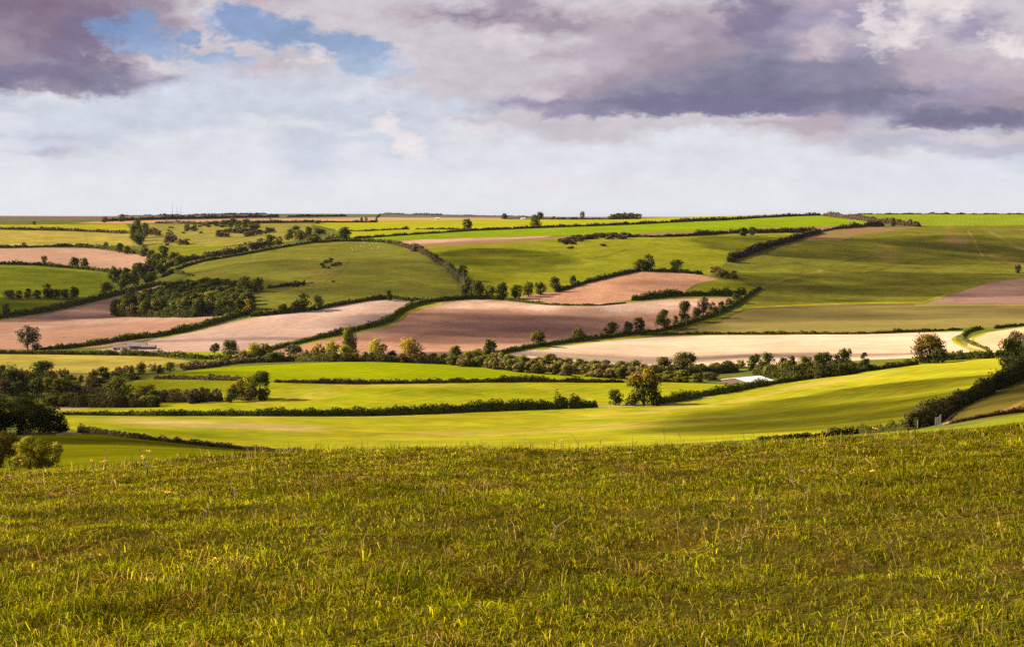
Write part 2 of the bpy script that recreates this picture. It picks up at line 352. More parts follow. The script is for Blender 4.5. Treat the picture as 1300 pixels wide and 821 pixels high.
# (name, material, colour, distance range, outline in photo pixels)
FIELDS = [
 ('stubble_field','stubble',ORG,(2350,3600),[(95,283.2),(120,281.5),(155,281),(200,279.5),(300,278),(400,277),(480,275.9),(560,276.2),(700,277.6),(740,278.6),(600,279.3),(480,280.6),(400,281.6),(300,282.6),(200,283),(150,284)]),
 ('pasture_field','grass',YEL,(2100,2800),[(-140,285.5),(100,285),(160,284.5),(168,295),(80,292.5),(-140,290.5)]),
 ('pasture_field','grass',PALE,(1800,2500),[(-140,291),(80,293),(168,296),(170,312),(100,312.5),(50,313),(-140,313.5)]),
 ('downland','rough',(0.185,0.19,0.035),(1750,2700),[(168,284.5),(330,284),(395,283.5),(398,300),(360,309),(312,313),(185,314),(168,312)]),
 ('pasture_field','grass',MID,(1650,2200),[(186,313.3),(250,312.6),(312,312.6),(312,316),(240,326),(205,330),(186,326)]),
 ('crop_field','crop',YEL,(1800,2900),[(396,284.5),(430,281.5),(500,280.4),(600,279.2),(700,278.4),(760,278.8),(800,277.5),(850,276),(900,274),(965,272),(965,276.6),(900,280),(800,284.6),(700,288.6),(600,292.5),(520,297.4),(452,303),(440,302),(425,291)]),
 ('crop_field','crop',BRIGHT,(1650,2700),[(455,303.4),(520,298.2),(600,293.2),(700,289.4),(800,285.3),(900,280.3),(980,276),(1040,273),(1046,274),(1080,278),(1118,284),(1060,287),(1000,289),(900,293),(800,296.3),(700,298.8),(640,300.8),(560,303.4),(500,306),(470,306.5)]),
 ('ploughed_field','plough',PINK,(1600,2300),[(485,307),(540,304),(600,302),(655,301),(700,299.3),(690,301.5),(640,304.5),(580,307),(520,310.5),(495,309.5)]),
 ('stubble_field','stubble',TAN,(1600,2300),[(520,310.5),(580,307),(640,304.2),(690,301),(740,298.4),(800,296.4),(900,292.8),(1000,288.8),(1062,286.4),(1050,291),(1000,292.5),(935,294.5),(880,297.6),(800,300),(740,299.8),(690,304.5),(660,307.5),(600,310.2),(545,314),(526,313)]),
 ('pasture_field','grass',(0.155,0.178,0.010),(1100,2200),[(530,314.5),(600,310.2),(660,307.5),(690,304.5),(740,300),(800,300.2),(880,297.8),(935,294.7),(1000,293),(1010,300),(1000,305),(960,318),(925,331),(905,346),(900,350),(860,346),(800,343),(750,355),(715,366),(680,373),(640,378),(600,379),(590,370),(575,350),(548,328)]),
 ('stubble_field','stubble',(0.19,0.125,0.05),(1600,2300),[(1018,305),(1066,306),(1084,299.5),(1112,296),(1165,288.3),(1100,287.6),(1060,291),(1036,297)]),
 ('pasture_field','crop',(0.155,0.195,0.010),(1950,2700),[(1046,273.5),(1100,271),(1200,270.5),(1440,270),(1440,285.5),(1300,285.5),(1175,286.6),(1165,286.5),(1130,281),(1090,277)]),
 ('downland','rough',(0.10,0.112,0.014),(1080,2150),[(903,348.5),(925,335),(960,321),(1000,308),(1022,305),(1066,306.3),(1085,299.8),(1114,296.4),(1170,288),(1300,286),(1440,285.8),(1440,352),(1300,352.5),(1255,358.5),(1212,371.5),(1176,383.5),(1100,385),(1000,388),(938,392),(948,378),(962,366),(940,356),(915,353)]),
 ('ploughed_field','plough',PURP,(1080,1550),[(1176,384.5),(1214,372),(1256,359),(1300,353),(1440,351),(1440,385.5),(1300,385.5)]),
 ('stubble_field','stubble',STUB,(950,1300),[(845,424),(880,418),(915,409),(935,398),(945,392),(1000,388.8),(1100,386),(1180,385),(1300,386),(1440,386),(1440,412),(1300,413),(1200,416.5),(1140,420.5),(1000,423.5)]),
 ('pasture_field','grass',MID,(1080,1450),[(866,372),(905,354),(938,357),(960,366),(948,377),(940,380),(900,375),(850,376)]),
 ('ploughed_field','plough',(0.35,0.19,0.115),(1080,1450),[(700,386.4),(640,381.5),(668,375),(715,367.5),(750,357),(800,346.2),(830,344.2),(870,346),(912,354),(882,361),(866,371.5),(835,375),(800,381),(760,386.5)]),
 ('ploughed_field','plough',(0.37,0.20,0.125),(820,1260),[(518,398),(545,390),(560,386.5),(600,381),(650,383),(700,387.4),(760,388),(800,385),(850,380),(900,378.5),(932,377.5),(928,383),(905,396),(880,409),(840,421),(800,427),(740,432),(690,438),(650,446),(620,452),(560,456),(400,458),(330,458),(330,452),(352,442),(420,428),(492,413),(512,406)]),
 ('ploughed_field','plough',(0.40,0.275,0.215),(860,1300),[(120,444),(170,438),(205,428),(255,417),(295,406),(320,401.5),(400,393),(440,386),(485,381),(534,383.6),(508,394),(494,404),(420,421),(350,437),(330,444),(270,447.5),(200,448.5)]),
 ('ploughed_field','plough',BROWN,(860,1700),[(-140,430),(-140,406),(0,406),(60,397),(140,378),(205,360),(205,363),(185,369),(150,384),(145,396),(150,402.5),(200,401.5),(315,401),(292,407),(252,417),(200,428),(130,440),(60,443),(0,444),(-140,445)]),
 ('downland','grass',(0.125,0.138,0.018),(1080,1950),[(216,350),(228,342),(262,331),(300,324.5),(400,307.6),(440,306),(487,307.4),(525,316),(550,334),(572,353),(590,376),(545,382),(490,379),(440,385),(400,393),(330,401),(318,399),(318,372),(300,356),(250,353)]),
 ('ploughed_field','plough',PINK,(1450,2050),[(-140,333),(-140,317),(0,316),(60,314.4),(120,316),(160,320.5),(197,327),(192,334),(176,341),(150,344.5),(110,340),(70,337.5),(40,335)]),
 ('pasture_field','grass',(0.13,0.168,0.008),(1200,1750),[(-140,336),(0,336.5),(50,338),(110,341),(160,349),(150,360),(120,372),(95,380),(60,380),(0,380),(-140,380)]),
 ('pasture_field','grass',(0.125,0.16,0.006),(1100,1350),[(-140,381.5),(0,381.5),(78,381),(60,391),(25,398),(0,401),(-140,403)]),
 ('pasture_field','grass',PALE,(660,930),[(-140,449),(60,450),(150,451),(200,453),(242,458),(215,465),(170,470),(130,480),(80,486),(-140,486)]),
 ('pasture_field','crop',LIME,(800,960),[(195,450.5),(205,446),(285,446.5),(300,452),(260,455),(225,454)]),
 ('crop_field','crop',(0.215,0.245,0.002),(640,840),[(196,478),(222,472.5),(300,465),(380,461),(480,458),(570,459.5),(620,466),(650,470),(700,474.5),(780,479.5),(820,482),(760,485),(650,483.5),(600,483.5),(480,484.5),(400,484),(340,483.5),(260,481.5)]),
 ('pasture_field','grass',(0.222,0.252,0.008),(500,770),[(150,486),(198,480),(300,483),(400,486),(480,487),(650,484.5),(800,485.5),(850,484.5),(930,488.5),(920,495),(870,504),(830,511),(790,516),(760,516),(700,517),(640,519.5),(560,523),(480,526),(340,527),(200,527),(75,526),(68,518),(100,516),(150,514)]),
 ('pasture_field','grass',(0.235,0.252,0.012),(290,780),[(60,540),(78,528),(100,527.5),(200,528),(340,528),(480,527.3),(560,524),(640,521),(700,518),(760,516),(830,513.3),(872,507),(930,497.5),(1000,486),(1100,472),(1160,463),(1200,459),(1262,454),(1300,454),(1300,474),(1275,488),(1240,503),(1210,519),(1180,537),(1162,543),(1110,549),(1050,554),(1000,558),(640,580),(400,582),(340,574),(320,571),(240,564),(160,555),(110,549),(85,543)]),
 ('pasture_field','grass',(0.105,0.122,0.002),(85,345),[(-140,640),(-140,566),(20,556),(72,551),(110,549),(160,555),(240,564),(320,571),(390,577),(420,590),(420,640)]),
 ('stubble_field','stubble',CREAM,(790,1060),[(645,449),(700,440.5),(760,432.5),(850,427),(900,425.6),(1000,425),(1140,422.4),(1225,421),(1214,426),(1208,431),(1220,438.5),(1238,445.5),(1180,453),(1100,457),(1000,462),(900,468),(860,470),(760,466),(690,457)]),
 ('stubble_field','stubble',(0.52,0.36,0.2),(840,1080),[(1228,441),(1230,430),(1250,422.5),(1300,415),(1440,412),(1440,446),(1300,450),(1260,447)]),
 ('rough_slope','rough',(0.082,0.075,0.014),(185,520),[(1196,544),(1203,532),(1216,521),(1250,505),(1300,481),(1440,450),(1440,525),(1300,524),(1250,535)]),
 ('pasture_field','grass',(0.135,0.165,0.010),(75,300),[(1000,557),(1110,549.5),(1160,545),(1205,543),(1250,535.5),(1300,525),(1440,510),(1440,620),(1000,620)]),
 ('hilltop_turf','near',(0.058,0.05,0.008),(2,75),[(-3000,500),(4300,500),(4300,1500),(-3000,1500)]),
]
# strips lying on the ground, some with sun and shade put into their colour: (colour, width px, strength, distance range, line)
STROKES = [
 (LIME,2.6,1,(900,1300),[(345,446),(420,428.5),(492,413.5),(508,405),(516,397),(530,391),(560,386)]),
 (LIME,3.4,1,(900,1300),[(494,405),(500,400),(506,395)]),
 (LIME,2.2,1,(900,1300),[(640,452),(690,443),(740,435),(800,428),(840,424)]),
 ((0.15,0.19,0.012),2.4,1,(860,1400),[(205,428.5),(255,418),(293,408),(318,402.5),(330,401)]),
 ((0.14,0.16,0.02),1.6,1,(1000,1700),[(0,405.5),(60,397),(140,377.5),(212,357)]),
 (LIME,2.0,1,(900,1200),[(845,421),(880,411),(915,402),(940,392),(946,388)]),
 ((0.12,0.075,0.04),1.8,0.9,(1000,1200),[(845,423),(880,417),(913,408),(932,398),(946,393)]),
 ((0.1,0.06,0.03),2.6,0.7,(1000,1250),[(945,391),(1000,390.3),(1100,387.5),(1160,386.5)]),
 (LIME,1.4,0.9,(1000,1250),[(940,391),(1000,387.6),(1100,384.6),(1172,383.5),(1210,371.5)]),
 ((0.19,0.155,0.05),2.2,0.6,(1050,1700),[(940,382),(958,368),(985,357.5),(1020,348.5),(1045,343.5)]),
 ((0.26,0.19,0.07),1.5,0.6,(1300,2200),[(1229,293),(1236,303),(1241,314),(1248,325)]),
 ((0.2,0.15,0.05),2.6,0.5,(1300,2200),[(1256,294),(1270,301),(1284,310),(1300,317.5)]),
 ((0.2,0.14,0.06),4.0,0.5,(1300,2200),[(1258,325),(1275,331),(1300,336)]),
 ((0.17,0.115,0.055),16,0.55,(1300,2200),[(1204,300),(1224,306)]),
 ((0.055,0.06,0.012),3.2,0.6,(1200,1900),[(1100,346),(1120,341.5),(1150,333),(1175,328.5),(1240,328)]),
 ((0.06,0.065,0.012),1.5,0.7,(1200,1900),[(1054,338),(1072,332),(1100,326.5),(1118,322),(1128,318.5)]),
 ((0.06,0.065,0.012),1.6,0.6,(1200,1900),[(1055,344),(1095,346)]),
 ((0.06,0.065,0.012),1.4,0.6,(1200,1900),[(1160,339.5),(1190,348),(1220,353),(1300,346)]),
 ((0.16,0.135,0.04),18,0.45,(1200,1900),[(1115,320),(1135,324)]),
 ((0.13,0.17,0.012),12,0.6,(1250,1900),[(930,344),(970,347),(1010,345)]),  # sun patch on the hill's left side, put into the colour
 ((0.15,0.12,0.04),20,0.4,(1250,1900),[(395,352),(420,345),(432,335)]),
 ((0.075,0.10,0.014),2.2,0.6,(1250,1900),[(412,358),(430,348),(440,338),(443,330)]),
 ((0.06,0.075,0.012),1.5,0.6,(1250,2000),[(745,328),(770,325),(795,317)]),
 ((0.06,0.075,0.012),1.5,0.6,(1250,2000),[(694,315),(712,324),(650,326)]),
 ((0.42,0.33,0.22),3.4,0.9,(230,420),[(1170,547),(1186,543.5),(1196,540),(1203,535)]),
 ((0.32,0.24,0.14),2.2,0.8,(230,520),[(1196,540),(1203,531),(1212,522),(1228,513),(1250,504)]),
 ((0.32,0.24,0.14),1.8,0.8,(230,520),[(1207,543),(1199,537),(1206,529),(1216,521)]),
 ((0.2,0.14,0.05),3.5,0.6,(200,450),[(1260,526),(1280,519),(1300,509),(1330,497)]),
 ((0.38,0.30,0.18),2.0,0.8,(260,420),[(72,551),(84,549.4),(103,550)]),
 ((0.36,0.27,0.15),4.0,0.8,(460,640),[(66,519.5),(90,518),(112,517)]),
 ((0.30,0.28,0.10),1.4,0.7,(500,700),[(200,527.2),(340,528.4),(480,527.8),(640,520.8),(760,516.4)]),
 ((0.34,0.27,0.15),2.2,0.9,(520,700),[(758,516),(775,515),(830,513.6),(880,507),(905,502)]),
 (YEL,1.6,0.9,(700,860),[(600,462),(640,468.5),(700,473.8),(790,479.5)]),
 (LIME,3.2,1,(860,1080),[(1212,428),(1212,433),(1225,440),(1244,447)]),
 (LIME,3.0,1,(860,1080),[(1250,423),(1236,428),(1236,433),(1248,440)]),
 ((0.3,0.24,0.12),5,0.6,(860,1080),[(1222,430),(1224,436),(1244,445)]),
 ((0.25,0.14,0.09),5,0.5,(1600,2300),[(560,309.2),(620,306.6),(660,304)]),
 ((0.27,0.26,0.03),14,0.5,(500,700),[(300,513),(380,503),(430,497)]),
 ((0.52,0.37,0.28),12,0.75,(820,1260),[(540,394),(590,386.5),(640,387),(720,394),(830,391),(925,383)]),  # pale top of the plough, its sunlit patches put into the colour
 ((0.47,0.34,0.27),9,0.6,(820,1260),[(330,405),(400,397),(470,387),(530,384)]),
 ((0.27,0.135,0.075),9,0.5,(820,1260),[(480,432),(560,424),(660,420),(760,418)]),
 ((0.44,0.29,0.2),4,0.5,(820,1260),[(470,440),(560,446),(640,440),(720,428)]),
 ((0.44,0.3,0.22),6,0.5,(860,1300),[(10,422),(90,409),(170,406),(280,402)]),
 ((0.60,0.47,0.34),4,0.7,(790,1060),[(700,442),(800,435),(950,431.5),(1100,430),(1205,430)]),  # stripe of sunlight coloured onto the stubble
 ((0.36,0.25,0.17),7,0.6,(790,1060),[(700,453),(800,452),(950,451),(1100,446)]),  # cloud-shaded stripe coloured darker onto the stubble
 ((0.36,0.30,0.10),9,0.55,(380,620),[(120,533),(220,537),(330,541),(430,546)]),
 ((0.17,0.21,0.006),9,0.6,(330,620),[(100,543),(180,547),(280,553),(360,557)]),
 ((0.33,0.27,0.06),7,0.45,(330,620),[(420,558),(560,551),(700,546),(860,536),(1000,523)]),
 ((0.34,0.27,0.07),5,0.5,(330,700),[(700,532),(800,526),(900,513),(990,500)]),
 ((0.33,0.28,0.08),6,0.4,(330,760),[(960,500),(1060,484),(1150,470)]),
 ((0.20,0.21,0.008),8,0.5,(330,620),[(640,535),(760,533),(880,526),(960,516)]),
 ((0.2,0.2,0.01),6,0.5,(330,620),[(860,548),(980,541),(1100,531)]),
 ((0.16,0.20,0.004),8,0.6,(500,760),[(440,495),(560,497),(700,499)]),
 ((0.30,0.28,0.03),5,0.5,(500,760),[(380,493),(450,490),(560,488.5),(700,489)]),
 ((0.30,0.28,0.04),4,0.5,(500,760),[(690,492),(725,499),(750,506)]),
]
def poly_sd(px, py, poly):
    P = np.array(poly, float); n = len(P)
    d = np.full(px.shape, 1e9); ins = np.zeros(px.shape, bool)
    for i in range(n):
        a = P[i]; b = P[(i+1) % n]; e = b-a
        t = np.clip(((px-a[0])*e[0]+(py-a[1])*e[1])/max(e@e, 1e-9), 0, 1)
        d = np.minimum(d, (px-a[0]-t*e[0])**2+(py-a[1]-t*e[1])**2)
        c = (a[1] > py) != (b[1] > py)
        xx = a[0]+(py-a[1])*(e[0])/(e[1] if e[1] != 0 else 1e-9)
        ins ^= c & (px < xx)
    return np.where(ins, -1, 1)*np.sqrt(d)

# slight irregularity so that field edges are not ruled lines
PU = U2+(fbm(X2/25, Y2/25, 21, 3)-0.5)*2.0
PV = V2+(fbm(X2/25, Y2/25, 22, 3)-0.5)*0.9
CC = np.empty(U2.shape+(3,)); CC[:] = (0.095, 0.12, 0.02)
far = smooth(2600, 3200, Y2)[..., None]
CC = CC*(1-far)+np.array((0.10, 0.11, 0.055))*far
# low ridges on the horizon: patchwork of brown and green
patch = fbm(X2/500, Y2/900, 31, 3)[..., None]
CC = np.where((Y2 > 3200)[..., None], np.where(patch > 0.5, np.array((0.17, 0.12, 0.085)), np.array((0.085, 0.115, 0.06))), CC)
FID = np.full(U2.shape, -1, int)
for k, (nm, mt, colr, (y0, y1), poly) in enumerate(FIELDS):
    P = np.array(poly)
    r0, r1 = np.searchsorted(Yr, y0), np.searchsorted(Yr, y1)
    c0, c1 = np.searchsorted(ucol, P[:, 0].min()-6), np.searchsorted(ucol, P[:, 0].max()+6)
    sl = (slice(r0, r1), slice(c0, c1))
    u, v = PU[sl], PV[sl]
    m = (v > P[:, 1].min()-3) & (v < P[:, 1].max()+3)
    if nm == 'hilltop_turf':
        sd = np.full(u.shape, -9.0)
        a = 1-smooth(55, 75, Y2[sl])
    else:
        sd = np.full(u.shape, 9.0)
        sd[m] = poly_sd(u[m], v[m], poly)
        a = np.clip(0.5-sd/1.1, 0, 1)
    CC[sl] = CC[sl]*(1-a[..., None])+np.array(colr)*a[..., None]
    FID[sl] = np.where(sd < 0, k, FID[sl])
for (colr, w, st, (y0, y1), ln) in STROKES:
    P = np.array(ln, float)
    r0, r1 = np.searchsorted(Yr, y0), np.searchsorted(Yr, y1)
    c0, c1 = np.searchsorted(ucol, P[:, 0].min()-w-4), np.searchsorted(ucol, P[:, 0].max()+w+4)
    sl = (slice(r0, r1), slice(c0, c1))
    u, v = PU[sl], PV[sl]
    d = np.full(u.shape, 1e9)
    if w >= 5:
        Lx = P[:, 0].max()-P[:, 0].min(); tpr = smooth(P[:, 0].min()-w, P[:, 0].min()+Lx*0.22, u)*(1-smooth(P[:, 0].max()-Lx*0.22, P[:, 0].max()+w, u))
        tpr = tpr*(0.45+1.1*smooth(0.3, 0.7, fbm(X2[sl]/26, Y2[sl]/40, 71, 4)))
    for a, b in zip(P[:-1], P[1:]):
        e = b-a; t = np.clip(((u-a[0])*e[0]+(v-a[1])*e[1])/max(e@e, 1e-9), 0, 1)
        d = np.minimum(d, np.hypot(u-a[0]-t*e[0], v-a[1]-t*e[1]))
    soft = max(0.55, w*0.3)
    a = st*np.clip(0.5-(d-w/2)/(2*soft), 0, 1)
    if w >= 5: a = np.clip(a*tpr, 0, 1)
    CC[sl] = CC[sl]*(1-a[..., None])+np.array(colr)*a[..., None]
# bare chalky wear on the ploughland
chalk = smooth(0.52, 0.75, fbm(X2/90, Y2/160, 41, 4))
FIELD_OBJ = {}
ids = np.arange(U2.size).reshape(U2.shape)
q = np.stack([ids[:-1, :-1], ids[:-1, 1:], ids[1:, 1:], ids[1:, :-1]], -1)
ff = FID[:-1, :-1]
xyz = np.stack([X2, Y2, Zw], -1).reshape(-1, 3)
cc = CC.reshape(-1, 3); nr = NRM.reshape(-1, 3)
for k in range(-1, len(FIELDS)):
    sel = q[ff == k].reshape(-1, 4)
    if len(sel) == 0: print('EMPTY FIELD', k, FIELDS[k][0]); continue
    used, inv = np.unique(sel, return_inverse=True)
    nm = 'ground' if k < 0 else FIELDS[k][0]
    me = new_mesh(nm, xyz[used], inv.ravel(), np.full(len(sel), 4), FM['rough' if k < 0 else FIELDS[k][1]], True,
                  {'Col': ('FLOAT_COLOR', cc[used]), 'Nrm': ('FLOAT_VECTOR', nr[used])})
    o = add_obj(nm, me); o['kind'] = 'structure'
    FIELD_OBJ[k] = o
# ================================================================ VEGETATION
def leaf_quads(P, Nn, size, rng, flat=0.35):
    """quads centred at P, roughly facing Nn (outward), half-size 'size' (array)"""
    n = len(P)
    fn = Nn + rng.normal(0, flat, (n, 3)); fn /= np.linalg.norm(fn, axis=1)[:, None]+1e-9
    ref = rng.normal(0, 1, (n, 3))
    t = np.cross(fn, ref); t /= np.linalg.norm(t, axis=1)[:, None]+1e-9
    b = np.cross(fn, t)
    s = size[:, None]; k = rng.uniform(0.55, 1.0, (n, 1))
    v = np.stack([P-t*s, P-b*s*k, P+t*s, P+b*s*k], 1)
    return v.reshape(-1, 3)

TREE_COL = {'dk': (0.066, 0.08, 0.011), 'ol': (0.125, 0.122, 0.014), 'yl': (0.27, 0.25, 0.014), 'au': (0.32, 0.21, 0.028),
            'sc': (0.215, 0.165, 0.05), 'br': (0.085, 0.062, 0.03), 'cn': (0.032, 0.046, 0.010), 'op': (0.11, 0.095, 0.045),
            'bt': (0.095, 0.075, 0.012), 'bg': (0.075, 0.078, 0.012), 'bd': (0.045, 0.05, 0.009), 'by': (0.21, 0.185, 0.014), 'bo': (0.12, 0.09, 0.016)}
def crown_mesh(kind, seed, nleaf, leaf):
    rng = np.random.RandomState(seed)
    col = np.array(TREE_COL[kind])
    if kind == 'cn':
        K = 30; zc = rng.uniform(0.06, 0.92, K); rad = 0.46*(1-zc)**0.75
        an = rng.uniform(0, 6.283, K); C = np.stack([np.cos(an)*rad*0.8, np.sin(an)*rad*0.8, zc], 1)
        S = 0.10+0.12*(1-zc)
    elif kind in ('bd', 'by', 'bo', 'bg'):
        K = 46; an = rng.uniform(0, 6.283, K); rr = np.sqrt(rng.uniform(0, 1, K))*0.40
        C = np.stack([np.cos(an)*rr, np.sin(an)*rr, rng.uniform(0.06, 0.86, K)*(1-2.2*rr**2.4)], 1); S = rng.uniform(0.10, 0.17, K)
    elif kind in ('sc', 'br'):
        K = 22; an = rng.uniform(0, 6.283, K); rr = np.sqrt(rng.uniform(0, 1, K))*0.40
        C = np.stack([np.cos(an)*rr, np.sin(an)*rr, rng.uniform(0.08, 0.85, K)*(1-1.6*rr**2)], 1); S = rng.uniform(0.11, 0.2, K)
    elif kind == 'op':
        K = 34; d = rng.normal(0, 1, (K, 3)); d /= np.linalg.norm(d, axis=1)[:, None]
        C = d*np.array([0.42, 0.42, 0.38])*rng.uniform(0.35, 1.0, (K, 1))+np.array([0, 0, 0.58]); S = rng.uniform(0.075, 0.14, K)
    else:
        K = 44; zc = rng.uniform(0.06, 0.86, K)**0.9
        mid = rng.uniform(0.38, 0.5)
        pr = np.sqrt(np.clip(1-((zc-mid)/0.56)**2, 0.02, 1))
        pr = np.where(zc < 0.32, np.maximum(pr, 0.86), pr)
        an = rng.uniform(0, 6.283, K); rr = np.sqrt(rng.uniform(0.06, 1, K))*0.36*pr*(0.85+0.3*vnoise(an*1.3, an*0+seed, seed))
        C = np.stack([np.cos(an)*rr, np.sin(an)*rr, zc], 1); S = rng.uniform(0.115, 0.2, K)*(0.7+0.3*pr)
        C[:, 0] += rng.normal(0, 0.04)*zc
        top = rng.choice(K, 3, replace=False); C[top, 2] = rng.uniform(0.8, 0.88, 3); C[top, :2] *= 0.35
    w = S**2; w /= w.sum()
    idx = rng.choice(K, nleaf, p=w)
    d = rng.normal(0, 1, (nleaf, 3)); d[:, 2] += 0.25; d /= np.linalg.norm(d, axis=1)[:, None]
    P = C[idx]+d*S[idx][:, None]*rng.uniform(0.55, 1.08, (nleaf, 1))
    P[:, 2] = np.maximum(P[:, 2], 0.015+rng.uniform(0, 0.05, nleaf))
    ctr = np.array([0, 0, 0.42])
    rad = P-ctr; rad /= np.linalg.norm(rad, axis=1)[:, None]+1e-6
    nr = d*0.65+rad*0.5+rng.normal(0, 0.25, (nleaf, 3)); nr /= np.linalg.norm(nr, axis=1)[:, None]
    cl = rng.uniform(0.75, 1.3, K)[idx]*rng.uniform(0.8, 1.2, nleaf)
    cols = col[None]*cl[:, None]
    if kind in ('bt', 'bg'):   # turning leaves at the top of the crown
        f = smooth(0.45, 0.85, P[:, 2]+rng.normal(0, 0.1, nleaf))[:, None]
        cols = cols*(1-f)+np.array((0.17, 0.118, 0.012) if kind == 'bt' else (0.27, 0.17, 0.014))*f*cl[:, None]
    elif kind in ('dk', 'ol'):
        f = (rng.uniform(0, 1, K)[idx] > 0.8)[:, None]*0.5
        cols = cols*(1-f)+np.array((0.13, 0.09, 0.02))*f
    V = leaf_quads(P, nr, np.full(nleaf, leaf)*rng.uniform(0.7, 1.3, nleaf), rng, 0.55)
    return new_mesh('crown', V, np.arange(nleaf*4), np.full(nleaf, 4), M_FOL, False,
                    {'Col': ('FLOAT_COLOR', np.repeat(cols, 4, 0)), 'Nrm': ('FLOAT_VECTOR', np.repeat(nr, 4, 0))}), C

def trunk_mesh(kind, seed, C):
    rng = np.random.RandomState(seed+999)
    mb = MB()
    h = 0.16 if kind in ('sc', 'br', 'bd', 'by', 'bo', 'bg') else 0.42
    r = 0.028 if kind in ('sc', 'br', 'op') else 0.036
    mb.tube([(0, 0, -0.08), (0.005, 0, 0.06), (rng.normal(0, 0.01), rng.normal(0, 0.01), h*0.7), (rng.normal(0, 0.02), rng.normal(0, 0.02), h)], [r*1.35, r, r*0.8, r*0.6], 7)
    for c in C[rng.choice(len(C), min(9 if kind == 'op' else 6, len(C)), replace=False)]:
        z0 = rng.uniform(0.4, 0.95)*h
        mid = (c[0]*0.45, c[1]*0.45, z0+(c[2]-z0)*0.55)
        mb.tube([(0, 0, z0), mid, tuple(c)], [r*0.5, r*0.33, r*0.12], 5)
    return mb.mesh('trunk', M_BARK, True)

_TV = {}
SIZES = {'s': (420, 0.066), 'm': (1300, 0.042), 'l': (3600, 0.026), 'x': (13000, 0.0140)}
def variant(kind, size, k):
    key = (kind, size, k)
    if key not in _TV:
        n, lf = SIZES[size]
        if kind == 'op': n = int(n*0.7)
        sd = 101*k+sum(map(ord, kind+size))
        cm, C = crown_mesh(kind, sd, n, lf)
        _TV[key] = (cm, trunk_mesh(kind, sd, C))
    return _TV[key]
_cnt = [0]
def tree(u, v, h, w, kind, label, cat='tree', group=None, name=None, Y=None, ymin=3.0):
    """h, w: height and spread in photo pixels at the place where the tree stands"""
    p = at(u, v, Y, ymin); m = p.y/F
    _cnt[0] += 1
    size = 's' if h < 11 else 'm' if h < 22 else 'l' if h < 45 else 'x'
    cm, tm = variant(kind, size, _cnt[0] % 5 if size != 'x' else _cnt[0] % 2)
    name = name or {'sc': 'willow_bush', 'br': 'thorn_bush', 'cn': 'conifer_tree'}.get(kind, 'broadleaf_tree')
    if h < 7:
        o = add_obj(name, cm, None, p)
    else:
        o = bpy.data.objects.new(name, None); COL.objects.link(o); o.location = p
        add_obj('crown', cm, o); add_obj('trunk', tm, o)
    k_ = 0.92 if Y else 1.07
    o.scale = (w*m*1.1*k_, w*m*1.1*k_, h*m*1.05*k_)
    sq = 1+0.14*math.sin(_cnt[0]*1.7)
    o.scale = (o.scale[0]*sq, o.scale[1]/sq, o.scale[2]*(1+0.07*math.sin(_cnt[0]*2.9)))
    o.rotation_euler = (0, 0, (_cnt[0]*2.399) % 6.283)
    set_tag(o, label, cat, group)
    return o

def polyline(pts, step):
    P = np.array(pts, float)
    seg = np.hypot(*np.diff(P[:, :2], axis=0).T); s = np.concatenate([[0], np.cumsum(seg)])
    n = max(2, int(s[-1]/step)+1)
    q = np.linspace(0, s[-1], n)
    return np.stack([np.interp(q, s, P[:, j]) for j in range(P.shape[1])], 1), s[-1]

